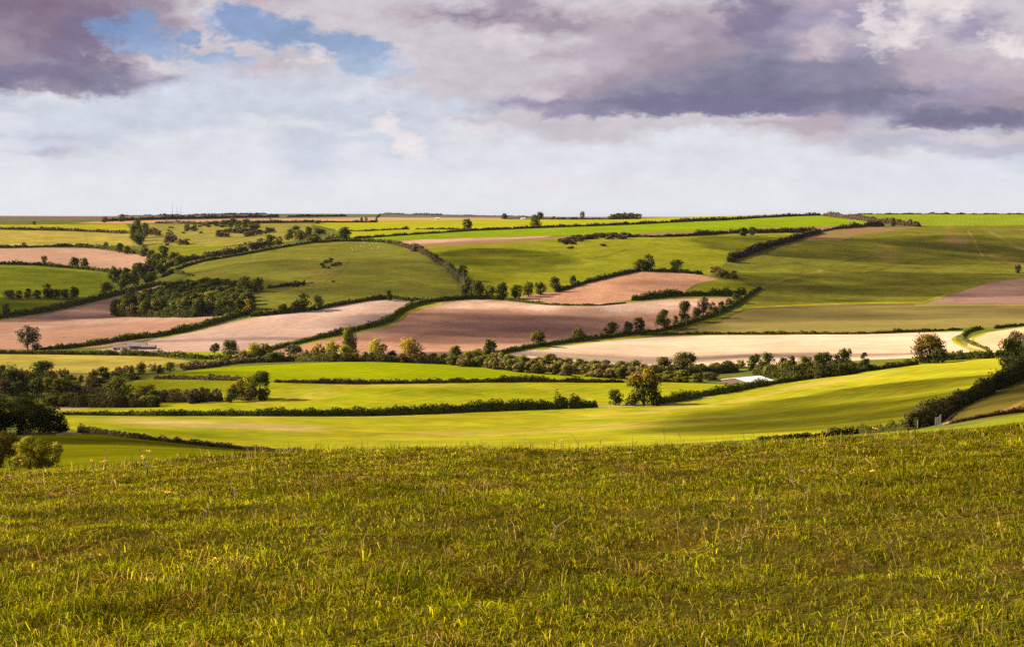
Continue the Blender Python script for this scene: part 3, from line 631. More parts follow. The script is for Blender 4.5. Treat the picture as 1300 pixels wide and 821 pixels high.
def hedge(pts, hpx, col, label, group=None, name='hedge', width=0.9, rough=0.48, dens=1.1, cat='hedge', ymin=3.0, seed=None, Y=None, rub=0.0):
    """clipped or wild hedge along a line on the ground; pts (u, v) or (u, v, height px)"""
    seed = seed or int(abs(pts[0][0]*7+pts[0][1]*13)+len(pts)) % 100000
    rng = np.random.RandomState(seed)
    pts = [(p[0], p[1], p[2] if len(p) > 2 else hpx) for p in pts]
    S, Lpx = polyline(pts, 1.2)
    if ymin < 90: ymin = 90.0
    if min(p[0] for p in pts) > 1000 and ymin < 200: ymin = 200.0
    G = np.array([at(u, v, Y, ymin) for u, v, _ in S]); mpp = G[:, 1]/F
    # smooth the line where the ray grazes a brow
    k = np.ones(5)/5
    if len(G) > 8:
        for j in range(3):
            G[2:-2, j] = np.convolve(G[:, j], k, 'valid')
        G[:, 2] = ground_z(G[:, 0], G[:, 1])
    tng = np.gradient(G, axis=0); tng[:, 2] = 0; tng /= np.linalg.norm(tng, axis=1)[:, None]+1e-9
    side = np.stack([tng[:, 1], -tng[:, 0], np.zeros(len(G))], 1)
    arc = np.concatenate([[0], np.cumsum(np.linalg.norm(np.diff(G, axis=0), axis=1))])
    arcp = np.concatenate([[0], np.cumsum(np.hypot(*np.diff(S[:, :2], axis=0).T))])
    nz = fbm(arcp/9.0+seed, arcp*0+seed*0.37, seed, 3)
    H = S[:, 2]*mpp*(1+rough*2*(nz-0.5)); H *= np.minimum(1, 0.4+np.minimum(arcp, arcp[-1]-arcp)/4.0)
    W = np.maximum(H*width, 0.9*mpp*2)
    # length on the ground may be far greater than on the picture: density follows the picture
    n = int(dens*2.0*(Lpx+4)*max(S[:, 2].mean(), 1.5))+30
    wgt = S[:, 2]+1.0; i = rng.choice(len(G), n, p=wgt/wgt.sum())
    j = np.clip(i+rng.randint(-1, 2, n), 0, len(G)-1); t = rng.uniform(0, 1, (n, 1))*0.5
    base = G[i]*(1-t)+G[j]*t
    th = rng.uniform(-0.15, math.pi+0.15, n); rr = rng.uniform(0.6, 1.05, n)
    wob = 1+0.25*(fbm(arcp[i]/4.0, th*1.2+seed, seed+5, 2)-0.5)*2
    off = side[i]*(np.cos(th)*W[i]*0.5*rr*wob)[:, None]
    hz = np.maximum(0.0, np.sin(th))**0.6*H[i]*rr*wob
    P = base+off; P[:, 2] = ground_z(P[:, 0], P[:, 1])+hz+0.05*H[i]
    nr = side[i]*np.cos(th)[:, None]+np.array([0, 0, 1.0])*np.maximum(np.sin(th), 0)[:, None]*1.0
    nr += rng.normal(0, 0.3, (n, 3)); nr /= np.linalg.norm(nr, axis=1)[:, None]+1e-9
    sz = 1.15*mpp[i]*rng.uniform(0.7, 1.3, n)
    sz = np.minimum(sz, np.maximum(H[i]*0.45, 0.5*mpp[i]))
    V = leaf_quads(P, nr, sz, rng, 0.5)
    clump = 0.6+0.8*fbm(arcp[i]/5.0, th*0.8, seed+9, 2)
    cols = np.array(col)[None]*(clump*rng.uniform(0.8, 1.2, n))[:, None]
    if rub:
        f = (fbm(arcp[i]/14.0, th*0.3, seed+19, 2) > 0.52)[:, None]*rub
        cols = cols*(1-f)+np.array((0.14, 0.08, 0.04))*f*clump[:, None]
    # inner body of the hedge, so that light does not fall through
    kk = 5; an = np.linspace(-0.1, math.pi+0.1, kk)
    st = max(1, len(G)//max(2, int(Lpx/2))); I = np.arange(0, len(G), st)
    core = []
    for a in an:
        c = G[I]+side[I]*(math.cos(a)*W[I]*0.36)[:, None]
        c[:, 2] = ground_z(c[:, 0], c[:, 1])+max(0, math.sin(a))**0.6*H[I]*0.72-0.05
        core.append(c)
    core = np.array(core)                         # kk x m x 3
    m_ = len(I); nb = len(V)
    cid = nb+np.arange(kk*m_).reshape(kk, m_)
    cq = np.stack([cid[:-1, :-1], cid[:-1, 1:], cid[1:, 1:], cid[1:, :-1]], -1).reshape(-1, 4)
    cn_ = np.concatenate([side[I]*math.cos(a)+np.array([0, 0, max(0.0, math.sin(a))]) for a in an])
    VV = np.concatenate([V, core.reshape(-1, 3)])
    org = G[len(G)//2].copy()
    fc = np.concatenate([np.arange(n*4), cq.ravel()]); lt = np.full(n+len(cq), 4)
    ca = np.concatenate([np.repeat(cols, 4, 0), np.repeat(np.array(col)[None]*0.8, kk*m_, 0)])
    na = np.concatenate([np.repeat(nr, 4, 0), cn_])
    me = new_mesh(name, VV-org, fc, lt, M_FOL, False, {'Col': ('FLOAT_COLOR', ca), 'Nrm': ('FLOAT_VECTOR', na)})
    o = add_obj(name, me, None, Vector(org))
    return set_tag(o, label, cat, group)

HD = (0.07, 0.076, 0.013); HB = (0.115, 0.085, 0.036); HO = (0.11, 0.105, 0.018); HG = (0.085, 0.096, 0.013)
exec_hedges = [
 # pts, height px, colour, label, kwargs
 ([(78,526.5,4),(130,527.2,5),(200,527.8,6.5),(270,528,7.5),(340,528.2,9),(420,528,10),(480,527.6,11),(560,524.6,11.5),(640,521,12.5),(690,519.5,12.5),(704,519,11)],10,HG,'long dark clipped hedge between the two broad yellow-green fields',{}),
 ([(704.5,518.8,15),(712,518.6,15),(720,518.3,14)],14,HG,'short tall block at the right part of the dark mid-field hedge',{}),
 ([(722,518.2,13),(731,517.8,13),(740,517.4,10),(750,517,10),(758,516.6,9)],11,HG,'rounded end of the dark hedge beside the field gap',{}),
 ([(836,513,12),(848,511,11),(872,507.5,11),(890,504,10)],11,HG,'dark hedge running right from the big autumn tree',{'rough':0.5}),
 ([(890,503.5,9),(905,501,9),(930,497,9),(950,493,8.5),(975,488.5,8)],9,HG,'dark bushy hedge curving up past the lime green field corner',{'rough':0.5}),
 ([(975,488.3,6),(1000,485,6),(1040,479,6.5),(1080,474,6),(1120,468.5,6),(1165,462.5,5)],6,HG,'dark hedge along the upper edge of the big near field',{}),
 ([(1196,457.5,10),(1220,456.5,10),(1245,455.5,9),(1262,454.6,8)],10,HD,'dark hedge at the top right corner of the near field',{}),
 ([(1264,452.5,8),(1272,451.5,8),(1282,451,8)],8,HD,'short dark hedge stub below the pale right-hand stubble field',{}),
 ([(196,481,5),(240,481.5,5),(300,483,5.5),(340,485,4.5)],5,HB,'brown hedge left of the big round tree, below the bright green field',{}),
 ([(348,485.4,3.5),(400,486.5,4.5),(425,487,6.5),(440,487.3,6),(480,487.2,5),(520,486.6,4.5)],5,HB,'brown and olive hedge under the vivid green domed field',{'rough':0.5}),
 ([(520,486.6,4.5),(580,485.6,5),(630,485,6),(660,484.6,7),(700,484.8,6),(740,485.3,5),(792,485.6,4)],5.5,HO,'olive hedge with taller bushes below the bright green valley strip',{'rough':0.7}),
 ([(838,485,4.5),(850,485,5),(866,485,4.5)],5,HO,'small olive hedge right behind the big autumn tree',{}),
 ([(100,549,9),(110,549.6,8),(160,555.2,6.5),(200,559.5,6)],7,HB,'dry brown hedge starting at the chalky gateway on the left',{'rough':0.5}),
 ([(200,559.5,6),(240,564,6),(280,568,5),(320,571.2,5),(385,575.5,6)],5.5,HB,'dry brown hedge dropping out of sight behind the hilltop grass',{'rough':0.6}),
 ([(960,560,5),(1010,557,6),(1050,554,7)],6,(0.075,0.07,0.02),'low dark hedge just beyond the hilltop, under the near field',{}),
 ([(1050,554,7),(1062,552.8,11),(1085,551,8),(1110,549.3,10),(1135,547.4,12),(1150,546,13)],10,(0.06,0.062,0.014),'dark hedge joining the big bushy hedge near the track',{'rough':0.5}),
 ([(1154,546,20),(1166,544,26),(1180,539,26),(1195,531,22)],24,(0.06,0.058,0.014),'rounded dark thorn clump at the foot of the right-hand hedge',{'width':1.1,'rub':0.3,'dens':3.0}),
 ([(1192,533,20),(1210,521,20),(1225,513.5,22),(1240,506.5,20),(1258,498,18)],24,(0.05,0.054,0.012),'tall dark hedge climbing the right slope beside the track',{'width':1.0,'rub':0.25,'dens':2.6}),
 ([(1258,497,22),(1275,490,24),(1290,483,28),(1312,473,32),(1350,458,30)],26,(0.042,0.047,0.011),'upper end of the tall dark hedge at the right edge',{'width':1.0,'dens':1.5}),
 ([(-60,449,5),(0,449.2,5),(30,449.4,5),(60,449.6,4.5),(110,450.3,5),(150,451,6)],5,HO,'olive roadside hedge below the bare ploughed field at far left',{}),
 ([(150,451,6),(200,452,6),(225,453.5,7),(255,455.5,6),(284,456.5,6)],6,(0.12,0.13,0.016),'bright olive hedge running right from the white farm building',{'rough':0.6}),
 ([(50,444,3),(66,443.5,5),(82,442.5,6),(98,440.8,5),(115,438.6,6),(128,436.6,9),(140,434.8,6)],5,HD,'dark hedge rising from the lone open tree at left',{'rough':0.6}),
 ([(140,434.8,6),(170,430.5,7),(200,427.6,6),(230,421.8,8),(255,415.8,8),(280,408.6,8),(300,403,8),(313,399,7)],7,HG,'dark bushy hedge between the two pink ploughed fields',{'rough':0.5}),
 ([(322,448,5),(345,444,5),(368,438.6,5),(400,430.6,5),(430,424.6,6),(452,419.6,6)],5.5,HG,'lower stretch of the winding hedge between pink and red-brown plough',{}),
 ([(452,419.6,6),(475,414,6),(494,407.5,7),(503,400.5,7),(512,394.5,7),(522,389.5,7),(536,385.5,7),(545,383,6)],6.5,HG,'dark S-bend of the hedge winding up between the ploughed fields',{}),
 ([(318,402,5),(340,400,6),(360,398,6),(385,395.5,5),(402,393.3,4)],5,HD,'dark hedge at the foot of the green dome, left part',{}),
 ([(402,393.3,4),(420,389.5,5),(440,386,5),(460,382.5,5),(480,380,6),(495,379.5,5),(515,381.5,4),(540,383.4,5)],5,HD,'dark hedge at the foot of the green dome, by a single small tree',{}),
 ([(545,383.4,5),(565,381.5,5),(590,379.4,6),(620,379.5,6),(640,381,5)],5,HD,'dark hedge at the corner below the end of the dome',{}),
 ([(640,381,3),(665,384,3),(690,386.8,3),(715,388,2.6),(760,388.2,2.4),(795,385,2.4)],2.6,HG,'thin low hedge between red plough triangle and long brown field',{}),
 ([(705,371,7),(720,367,6),(740,360.6,5),(760,355.6,5),(780,350.8,5),(800,346.4,5),(812,344,4)],5,HD,'dark hedge on the upper left side of the red plough triangle',{}),
 ([(825,344,3),(845,345.2,4),(868,346.6,4),(892,348.4,4)],4,HD,'low dark hedge along the top of the red plough triangle',{}),
 ([(802,381.6,6),(815,380.4,8),(830,378.4,9),(850,376,8),(868,375.6,6)],8,HG,'bushy dark hedge under the red plough triangle',{'rough':0.6}),
 ([(868,375.6,6),(885,375.4,6),(900,375.3,8),(912,375.2,10),(925,375,8),(940,374.6,9),(948,374.4,8)],8,HG,'bushy dark hedge below the small green paddock',{'rough':0.6}),
 ([(600,458,6),(625,452.6,5),(645,447,6),(670,441.8,5),(692,438.4,5),(720,434.6,5),(745,431.4,6),(760,430,6)],5.5,HG,'dark hedge left part between red-brown plough and cream stubble',{}),
 ([(760,430,6),(785,427.4,5),(815,423.6,5),(838,421,5),(860,416.4,6),(882,409.4,6)],5.5,HG,'dark hedge under the row of field trees, by the cream stubble',{}),
 ([(882,409.4,6),(905,401.4,6),(922,393.5,6),(936,386,6),(948,377.5,6),(960,369,5),(966,366,4)],6,HG,'dark hedge climbing right past the row of field trees',{'rough':0.5}),
 ([(812,425.6,3),(870,424.6,2.6),(930,424.2,2.6),(960,424.2,3),(985,424.3,3.4)],2.8,HG,'low hedge left part along the top of the cream stubble',{'rough':0.8}),
 ([(985,424.3,3.4),(1010,424.2,3.4),(1050,424.3,3),(1085,424.2,2.6),(1120,423.4,3.2),(1145,422.2,4),(1180,420.8,3),(1222,418.6,3)],3.2,HG,'low hedge right part along the top of the cream stubble',{'rough':0.8}),
 ([(1262,417.2,4),(1280,415.2,3.6),(1300,413.2,3),(1330,411,3)],3.5,HG,'low dark hedge above the pale field at the right edge',{}),
 ([(1247,417.4,4),(1236,419.5,4.5),(1226,423.2,4.5),(1221.5,428,4),(1224,432,4),(1234,437,4),(1246,441.6,4),(1256,446.2,5)],4.2,HG,'curving C-shaped hedge dividing the two pale stubble fields',{}),
 ([(206,352,5),(217,346.6,5),(232,339.6,5),(255,333,4),(280,328.4,4)],4.4,HD,'dark hedge on the lower left rim of the green dome',{}),
 ([(280,328.4,3),(310,323.4,3),(345,316.6,3),(375,311.6,3),(400,308,3.2),(432,306.6,3.4),(460,306.4,3.6),(487,307.8,4)],3.4,HD,'dark hedge along the crest of the green dome',{}),
 ([(210,340,7),(235,332,7),(262,327.4,6),(290,323.4,7),(315,319,7)],7,HB,'second, browner hedge just above the dome hedge',{'rough':0.6}),
 ([(487,308,4),(505,311,4.4),(518,315,5),(524,317.4,8),(533,319.5,8),(545,326,7),(556,333,8)],6,(0.07,0.055,0.025),'dark purple-brown thorn hedge falling from the dome crest',{'rough':0.5}),
 ([(556,333,8),(567,341,9),(577,350,10),(588,361,13),(600,373,15)],10,(0.055,0.052,0.02),'thickening dark hedge at the lower end of the dome',{'rough':0.5}),
 ([(448,303.4,3),(480,301,3),(520,298.2,2.6),(560,295.6,2.6),(600,293,2.8),(650,291,3)],2.8,HB,'dark hedge between the bright yellow field and the green strip',{}),
 ([(650,291,3.4),(700,289,3.4),(750,287.4,3.2),(800,285.4,3.2),(850,282.8,3)],3.2,HB,'dark hedge below the two field trees on the skyline field',{}),
 ([(850,282.8,4),(880,281.3,5),(905,280.6,5),(912,280.4,4),(922,279.7,3.4),(960,277,3.4),(1000,275,3.4),(1042,273.6,3.4)],4,HB,'dark hedge climbing to the skyline in the right centre',{}),
 ([(442,293.6,1.8),(466,293.7,2),(478,292.8,2),(500,291.8,2),(519,291.2,3)],2,HG,'thin broken hedge inside the bright yellow-green field',{'rough':0.9}),
 ([(527,291.2,1.4),(560,291.2,2),(600,291.6,1.6)],1.7,HG,'faint hedge right part inside the bright yellow-green field',{'rough':0.9}),
 ([(786,302,2),(805,301,2.4),(830,301.2,2.6),(852,300.6,3.4),(870,300,2.4),(888,299,5),(905,297.6,4),(925,296.2,4)],3.4,HD,'dark scrubby hedge above the rounded green hillside',{'rough':0.8}),
 ([(925,296.2,4),(945,296,5),(968,295.8,6),(990,295.4,6),(1012,295.4,6),(1030,295.8,7),(1040,296.8,4)],5.5,HB,'dark thicket hedge ending beside the tan field',{'rough':0.5}),
 ([(924,332,8),(936,327.4,10),(948,323.4,7),(965,317.4,9),(982,312,7),(1000,307.6,6),(1020,301,7),(1036,297,7),(1042,295,4)],10,(0.06,0.045,0.025),'dark brown thicket along the shoulder of the right hill',{'rough':0.5,'dens':1.4}),
 ([(1040,295,2),(1055,291.8,2.6),(1064,290.6,5),(1080,289.2,6),(1096,288,6)],4.5,HB,'dark hedge along the top of the tan field',{'rough':0.6}),
 ([(1096,288,6),(1108,287.6,7),(1122,287.6,6)],6,HB,'clump of dark bushes at the corner of the tan field',{'rough':0.6}),
 ([(1044,274.6,4),(1056,275.4,5),(1075,277.6,6),(1092,279.6,6),(1108,282,6),(1125,284.4,7),(1145,286.2,7),(1168,287.8,7)],6,(0.1,0.07,0.04),'brown hedgerow slanting down from the skyline at right',{'rough':0.5,'dens':1.4}),
 ([(1084,272.4,1.6),(1150,272.3,1.6),(1200,272.2,2),(1250,272.2,1.6),(1300,272.2,1.6),(1340,272,1.6)],1.7,HD,'thin dark skyline hedge above the green field at top right',{'rough':0.8,'ymin':2000}),
 ([(-60,291,2.5),(0,291.4,2.6),(20,291.8,3),(50,292.4,4),(80,293,3),(120,294.8,3),(166,297,4)],3,HB,'dark hedge between the two pale fields at the upper left',{}),
 ([(-60,314.6,3),(0,314.6,3.4),(50,313.8,3),(90,313.4,4),(130,315.8,4),(165,320.6,5),(198,327,6)],4,HD,'dark hedge above the upper pink ploughed field',{'rough':0.6}),
 ([(-60,335.6,3),(0,335.8,4),(30,336.2,4),(50,337,4.5),(75,339.4,4),(110,342.5,4),(140,345.8,4.5),(165,350,5)],4.2,HD,'dark hedge below the upper pink ploughed field',{'rough':0.6}),
 ([(-60,410,6),(0,404,6),(40,399,7),(80,391.4,7),(120,382,7),(150,374.6,7),(175,368.4,6),(205,361,5)],6.6,HG,'thick dark hedge along the top of the brown left-hand field',{'rough':0.4}),
 ([(196,283.6,3),(230,284.2,3),(262,284.8,3.4),(300,284.4,5),(330,283.6,4),(360,283,3.4),(400,282.4,3)],3.6,HB,'dark hedge under the orange stubble strip',{'rough':0.7}),
 ([(128,281.4,3),(155,280.4,4),(180,279.4,4),(215,278.6,4),(260,277.8,4),(310,276.6,4),(354,276,3.4)],3.6,(0.06,0.05,0.035),'dark line of trees on the far side of the orange stubble',{'rough':0.6,'ymin':2500}),
 ([(364,275.8,2.6),(395,275.4,3),(440,274.8,2.6)],2.6,(0.06,0.05,0.035),'short dark tree line on the far side of the orange stubble',{'rough':0.7,'ymin':2500}),
 ([(185,378,4),(210,350.6,3)],3,HG,'',{}),
 ([(218,345.6,4),(232,348.8,4.5),(246,350.6,4)],4,HD,'short dark hedge above the wood, below the dome rim',{'rough':0.7}),
 ([(340,366,4),(355,364.4,3),(372,362.6,5),(390,360.2,2.6),(398,359,2)],3.6,HD,'dark strip of bushes on the lower slope of the dome',{'rough':0.9}),
 ([(1205,541.5,3),(1225,537.4,4.5),(1250,533.6,5),(1280,529.2,6),(1312,523,7)],5,(0.12,0.085,0.035),'brown weedy fence bank beside the pale track',{'rough':0.5}),
 ([(540,487.5,3),(545,487.4,3)],3,HB,'',{}),
]
for pts, hp, c, lab, kw in exec_hedges:
    if not lab: continue
    hedge(pts, hp, c, lab, **kw)
hedge([(150,274.4,1.6),(200,274,1.8),(300,272.4,2),(345,271.4,2.4),(400,270.8,2.4),(470,271.6,2),(520,272.6,1.6),(600,274,1.4),(690,275.8,1.4)],1.8,(0.05,0.055,0.05),'far bluish tree line on the horizon ridge',rough=0.9,ymin=4200,name='tree_line',cat='tree line')
hedge([(640,278,1.5),(690,278.4,2),(710,278.6,2.6),(740,278.6,1.6),(800,278.4,1.4)],1.8,(0.07,0.07,0.03),'faint hedge on the skyline beyond the yellow field',rough=0.9,ymin=2300)
# ---------------------------------------------------------------- single trees and bushes
T = [
 # skyline and far plateau
 (594,292.5,13,13,'dk','dark round tree standing in the hedge at the left end of the yellow strip'),
 (640.5,278.2,7,9,'dk','small round dark tree on the skyline above the yellow field'),
 (679,288.5,14,14,'ol','round olive tree standing inside the bright yellow skyline field'),
 (686,278.6,9,10,'dk','dark round tree on the skyline behind the olive field tree'),
 (739.5,277.6,7.5,7,'ol','small lollipop-shaped tree alone on the skyline'),
 (42.5,285.4,4.5,6,'dk','tiny dark bush on the upper edge of the far left field'),
 (133,282.4,6.5,8,'dk','small dark tree at the left end of the far tree line'),
 (155,281.4,9,9,'dk','rounded dark tree standing above the far tree line'),
 (459,280.6,4,4,'dk','tiny dark bush beside the far orange stubble, left of two'),
 (465,280.4,5,4,'dk','tiny dark bush beside the far orange stubble, right of two'),
 (402,284,4,8,'dk','small dark bush at the left tip of the bright yellow field'),
 (247,292.6,9,8,'cn','lone dark conifer-like tree in the rough upper pasture'),
 (237,290,6,6,'br','brown bush just left of the conifer in the rough upper pasture'),
 # shaw at upper left
 (174,297,17,12,'dk','topmost dark tree of the shaw at upper left'),
 (184,302,18,12,'ol','tree on the right flank of the shaw at upper left'),
 (170,306,18,13,'ol','left lower tree of the shaw at upper left'),
 (178,311,20,16,'dk','lowest and widest tree of the shaw at upper left'),
 (194,298,10,11,'br','brown bush at the right side of the shaw'),
 (200,300,9,10,'br','outermost brown bush right of the shaw'),
 # scrub in the rough pasture
 (215,308,13,16,'br','large dark thorn clump in the rough upper pasture'),
 (233,310.6,9,19,'br','low wide brown thorn clump below the large one'),
 (212,311.8,3.5,6,'br','tiny low thorn tuft under the large thorn clump'),
 (311,310.6,4,5,'br','tiny thorn bush beside the sunlit pale hollow'),
 # trees along the upper side of the dome
 (320,318,11,16,'br','brown tree left end of the row above the dome hedge'),
 (331,315.4,13,16,'br','second brown tree in the row above the dome hedge'),
 (342,313.4,14,18,'ol','wide olive-brown tree in the row above the dome hedge'),
 (354,311,10,14,'ol','low olive tree right end of the brown row'),
 (367,304.6,13,12,'ol','tree at the left of the olive clump above the dome crest'),
 (377,300.6,12,14,'dk','dark tree at the back of the olive clump above the dome crest'),
 (380,305.4,13,14,'ol','olive tree at the middle of the clump above the dome crest'),
 (391,304,14,14,'ol','tree at the right of the olive clump above the dome crest'),
 (399,308.2,11,18,'dk','dark-leaved tree on the dome crest hedge, left of the pale bush'),
 (406,297,8,16,'br','brown bush behind the dark-leaved crest tree'),
 (419,306,10,18,'sc','pale yellowish bush on the dome crest'),
 (437,305.6,15,20,'dk','dark dome-shaped tree standing on the dome crest'),
 # left mid slope
 (10,315,4.4,6,'dk','leftmost small dark bush in the hedge above the pink field'),
 (20,315,4,6,'dk','second small dark bush in the hedge above the pink field'),
 (30.5,314.4,6,8,'dk','larger round bush in the hedge above the pink field'),
 (134.5,316,8,7,'dk','small round tree in the hedge above the pink field'),
 (152,320.5,11,11,'dk','dark tree right of the small round one above the pink field'),
 (161,322.5,10,11,'ol','olive tree at the end of the hedge above the pink field'),
 (182,325.5,13,13,'dk','dark tree below the shaw, above the tip of the pink field'),
 (191,328.5,11,12,'dk','smaller dark tree just right of it above the pink field tip'),
 (56,333.2,7.5,8,'dk','single round tree in the hedge under the pink field'),
 (94,340.5,14,15,'dk','left and larger of the two round trees under the pink field'),
 (107.5,341.5,12,12,'dk','right and smaller of the two round trees under the pink field'),
 (144,345,8,8,'cn','small pointed dark tree in the hedge under the pink field'),
 (35,378,10,11,'dk','small dark tree left of the middle of the pasture tree row'),
 (12,379.4,11,16,'ol','brownish tree at the left of the pasture tree row'),
 (24,379,9,10,'dk','low dark tree second from left in the pasture tree row'),
 (47,379,10,14,'dk','dark spreading tree before the tall one in the pasture row'),
 (60,379,17,16,'dk','tallest dark tree of the pasture tree row'),
 (71,379.2,11,12,'dk','dark tree right of the tallest in the pasture tree row'),
 (82,379.4,12,14,'ol','olive tree near the right end of the pasture tree row'),
 (94,380,14,14,'dk','round dark tree ending the pasture tree row at right'),
 (8,400.5,14,13,'ol','round tree in the left hedge above the brown field'),
 # belt going down from the shaw to the brown field
 (134,375,15,21,'ol','wide olive tree at the bottom of the descending tree belt'),
 (146,359,19,18,'dk','darkest round tree at the left of the descending belt'),
 (158,366,16,17,'dk','dark tree on the field side of the descending belt'),
 (160,352,12,14,'dk','tree set back at the left in the descending belt'),
 (170,362,17,18,'ol','olive tree at the centre of the descending belt'),
 (173,346,12,12,'dk','small upper left tree of the descending belt'),
 (180,354,18,19,'dk','broad dark tree upper centre of the descending belt'),
 (190,360,14,16,'dk','tree at lower right of the descending belt'),
 (192,347,18,18,'ol','olive crown at upper right of the descending belt'),
 (199,338,15,15,'dk','dark tree at the head of the descending belt'),
 (207,348,18,18,'dk','large dark tree beside the dome hedge head'),
 (208,330,16,13,'dk','tall dark tree above the head of the belt'),
 (220,334,14,16,'ol','olive tree right of the tall dark one above the belt'),
 (228,338,12,14,'dk','last dark tree to the right above the belt'),
 # dome and its lower hedge
 (375,364,6,10,'br','brown bush in the strip on the lower dome slope'),
 (385.5,362.4,7,6,'cn','small pointed bush in the strip on the lower dome slope'),
 (423,358,2.2,6,'dk','tiny dark tuft alone on the dome slope'),
 (337,395.4,3,5,'dk','tiny bush at the left end of the dome foot hedge'),
 (360,397,11,14,'dk','small round dark tree left of the large one at the dome foot'),
 (372,396,11,12,'dk','dark tree between two rounder ones at the dome foot'),
 (385,395,21,21,'dk','large dark tree at the dome foot'),
 (404,393.4,17,15,'dk','dark tree just right of the large one at the dome foot'),
 (494,381.6,12,8.5,'dk','single small dark tree at the peak of the dome foot hedge'),
 # dark corner right of the dome
 (527,319,8,16,'br','purple-brown bush at the bend of the crest hedge'),
 (586,356,17,15,'dk','dark tree low on the thorn hedge right of the dome'),
 (592,374,20,16,'dk','olive tree at the bottom corner right of the dome'),
 (607,377,18,16,'dk','first dark tree of the row in the shaded hollow'),
 (622,378.6,16,17,'ol','second tree of the row in the shaded hollow'),
 (638,379.6,18,17,'dk','third tree of the row in the shaded hollow'),
 (655,379,17,16,'dk','fourth tree of the row in the shaded hollow'),
 (671,376.6,16,15,'ol','fifth tree of the row in the shaded hollow'),
 (686,374,15,15,'dk','sixth tree of the row in the shaded hollow'),
 (706,371,17,13,'dk','dark tree near the end of the row, beside the plough triangle'),
 (727.5,362.6,12,10,'dk','small round tree on the hedge above the plough triangle'),
 # trees above the red triangle
 (813,344.4,14,15,'dk','left dark crown of the pair at the plough triangle top'),
 (823,344.2,19,18,'dk','tall rounded crown of the pair at the plough triangle top'),
 (858.5,345.6,15,15,'dk','round dark tree alone on top of the plough triangle'),
 (884.5,348,4.4,6,'dk','tiny bush right of the round tree at the plough triangle'),
 (908,346,9,14,'sc','pale thorn bush at the left of the yellowish copse'),
 (914,352,11,12,'sc','yellow-brown bush in the middle of the yellowish copse'),
 (922,352.4,9,9,'au','yellowest small bush of the copse by the green paddock'),
 (932,352.8,8,12,'ol','olive bush at the right end of the yellowish copse'),
 (929,332.6,12,13,'dk','dark tree at the left end of the brown shoulder thicket'),
 (943,299.4,9,11,'dk','left dark tree of the pair in the upper hedge, right of centre'),
 (956,298.8,10.5,10,'dk','right dark tree of the pair in the upper hedge, right of centre'),
 (1104,287.6,8,9,'dk','dark bush at the right end of the tan field hedge'),
 (1134,287.4,9,7,'dk','dark tree poking out of the brown slanting hedgerow'),
 (1292,346.6,10,10.5,'dk','round dark tree on the right hill above the purplish plough'),
 # row between plough and cream stubble
 (621,453,20,19,'dk','dark green tree left of the cream stubble, in the valley hedge'),
 (607,454,11,14,'ol','low olive bush left of the dark green valley-hedge tree'),
 (683,439,16,20,'ol','wide greenish tree at the left of the cream stubble hedge'),
 (734.5,431.6,15,19,'ol','olive round tree in the middle of the cream stubble hedge'),
 (776,425.6,14,19,'dk','dark rounded tree before the row of field trees'),
 (797,424.2,16,16,'dk','left of the two joined trees in the field row'),
 (812.5,421.8,16,15,'dk','right of the two joined trees in the field row'),
 (842.5,418,25,22,'dk','big dark leaning tree third in the field row'),
 (868.5,408.6,23,18,'dk','tall blocky dark tree in the field row'),
 (858,410,9,8,'dk','small bush at the left foot of the tall blocky tree'),
 (884,405,13,12,'dk','smaller tree between the blocky and the open-topped ones'),
 (893,403.4,24,17,'op','open-topped tree showing sky in the field row'),
 (905,399,14,11,'dk','dark tree right of the open-topped one in the field row'),
 (915,395,12,10,'op','thin tree with gaps near the end of the field row'),
 (926,389.6,10,11,'dk','dark bush second to last in the field row'),
 (934,384.6,11,11,'dk','dark bush last in the field row, near the green paddock'),
 # valley line
 (35,444.6,29,30,'op','lone open-crowned tree in front of the pink-brown field at left'),
 (46,444.8,8,13,'dk','dark bush at the foot of the lone open-crowned tree'),
 (272,452,17,14,'op','slim sparse tree at the edge of the pink plough'),
 (292,458,22,21,'dk','dark green tree left of the pale valley trees'),
 (303,459.4,14,13,'sc','brown willow between the dark tree and the pale valley tree'),
 (311,460,17,13,'sc','slim pale trunked willow beside the dark green tree'),
 (323.5,459.6,24,19,'yl','yellowish tree with pale trunks in the valley line'),
 (337,459.4,21,18,'ol','olive tree right of the pale trunked ones'),
 (346,460,12,22,'dk','dark low bush under the olive valley trees'),
 (357,458,16,14,'sc','brown twiggy willow in the valley line'),
 (372.5,457.4,20,24,'op','twiggy open-crowned tree before the red-brown field'),
 (388,459,11,18,'ol','low olive bush below the twiggy tree'),
 (404,458.6,20,19,'au','orange-tinged round tree in the valley line'),
 (420,455.6,22,21,'yl','bright yellow-green tree left of the tallest valley tree'),
 (443,455,35,20,'ol','tallest olive-gold tree of the valley line'),
 (438,458.4,20,20,'yl','green tree in front of the tallest valley tree'),
 (452,458.8,13,12,'dk','dark bush at the right foot of the tallest valley tree'),
 (463,458.6,12,14,'ol','low olive bush left of the round green valley tree'),
 (477.5,458.4,24,26,'yl','round green tree lit from the left, above the vivid field'),
 (498,458.6,13,16,'dk','dark bush between the round green and the golden tree'),
 (520.5,459.4,27,31,'au','golden round tree in the valley line above the vivid field'),
 (537,460,12,13,'dk','dark bush at the right foot of the golden tree'),
 (551,460.8,12,14,'yl','pale green bush right of the golden tree'),
 (563,461.6,12,15,'ol','olive bush second right of the golden tree'),
 (578.5,460,20,18,'dk','round dark green tree standing above the pale bushes'),
 (574,463.4,10,15,'ol','olive bush under the round dark green tree'),
 (588,465,12,17,'sc','pale bush before the right round dark tree'),
 # right of centre valley
 (700.5,461,10,21,'dk','dark dome-shaped bush rising from the pale willow strip'),
 (771,468,11,12,'dk','dark bush in the willow strip below the cream stubble'),
 (786,470,10,14,'dk','dark low bush right of the other in the willow strip'),
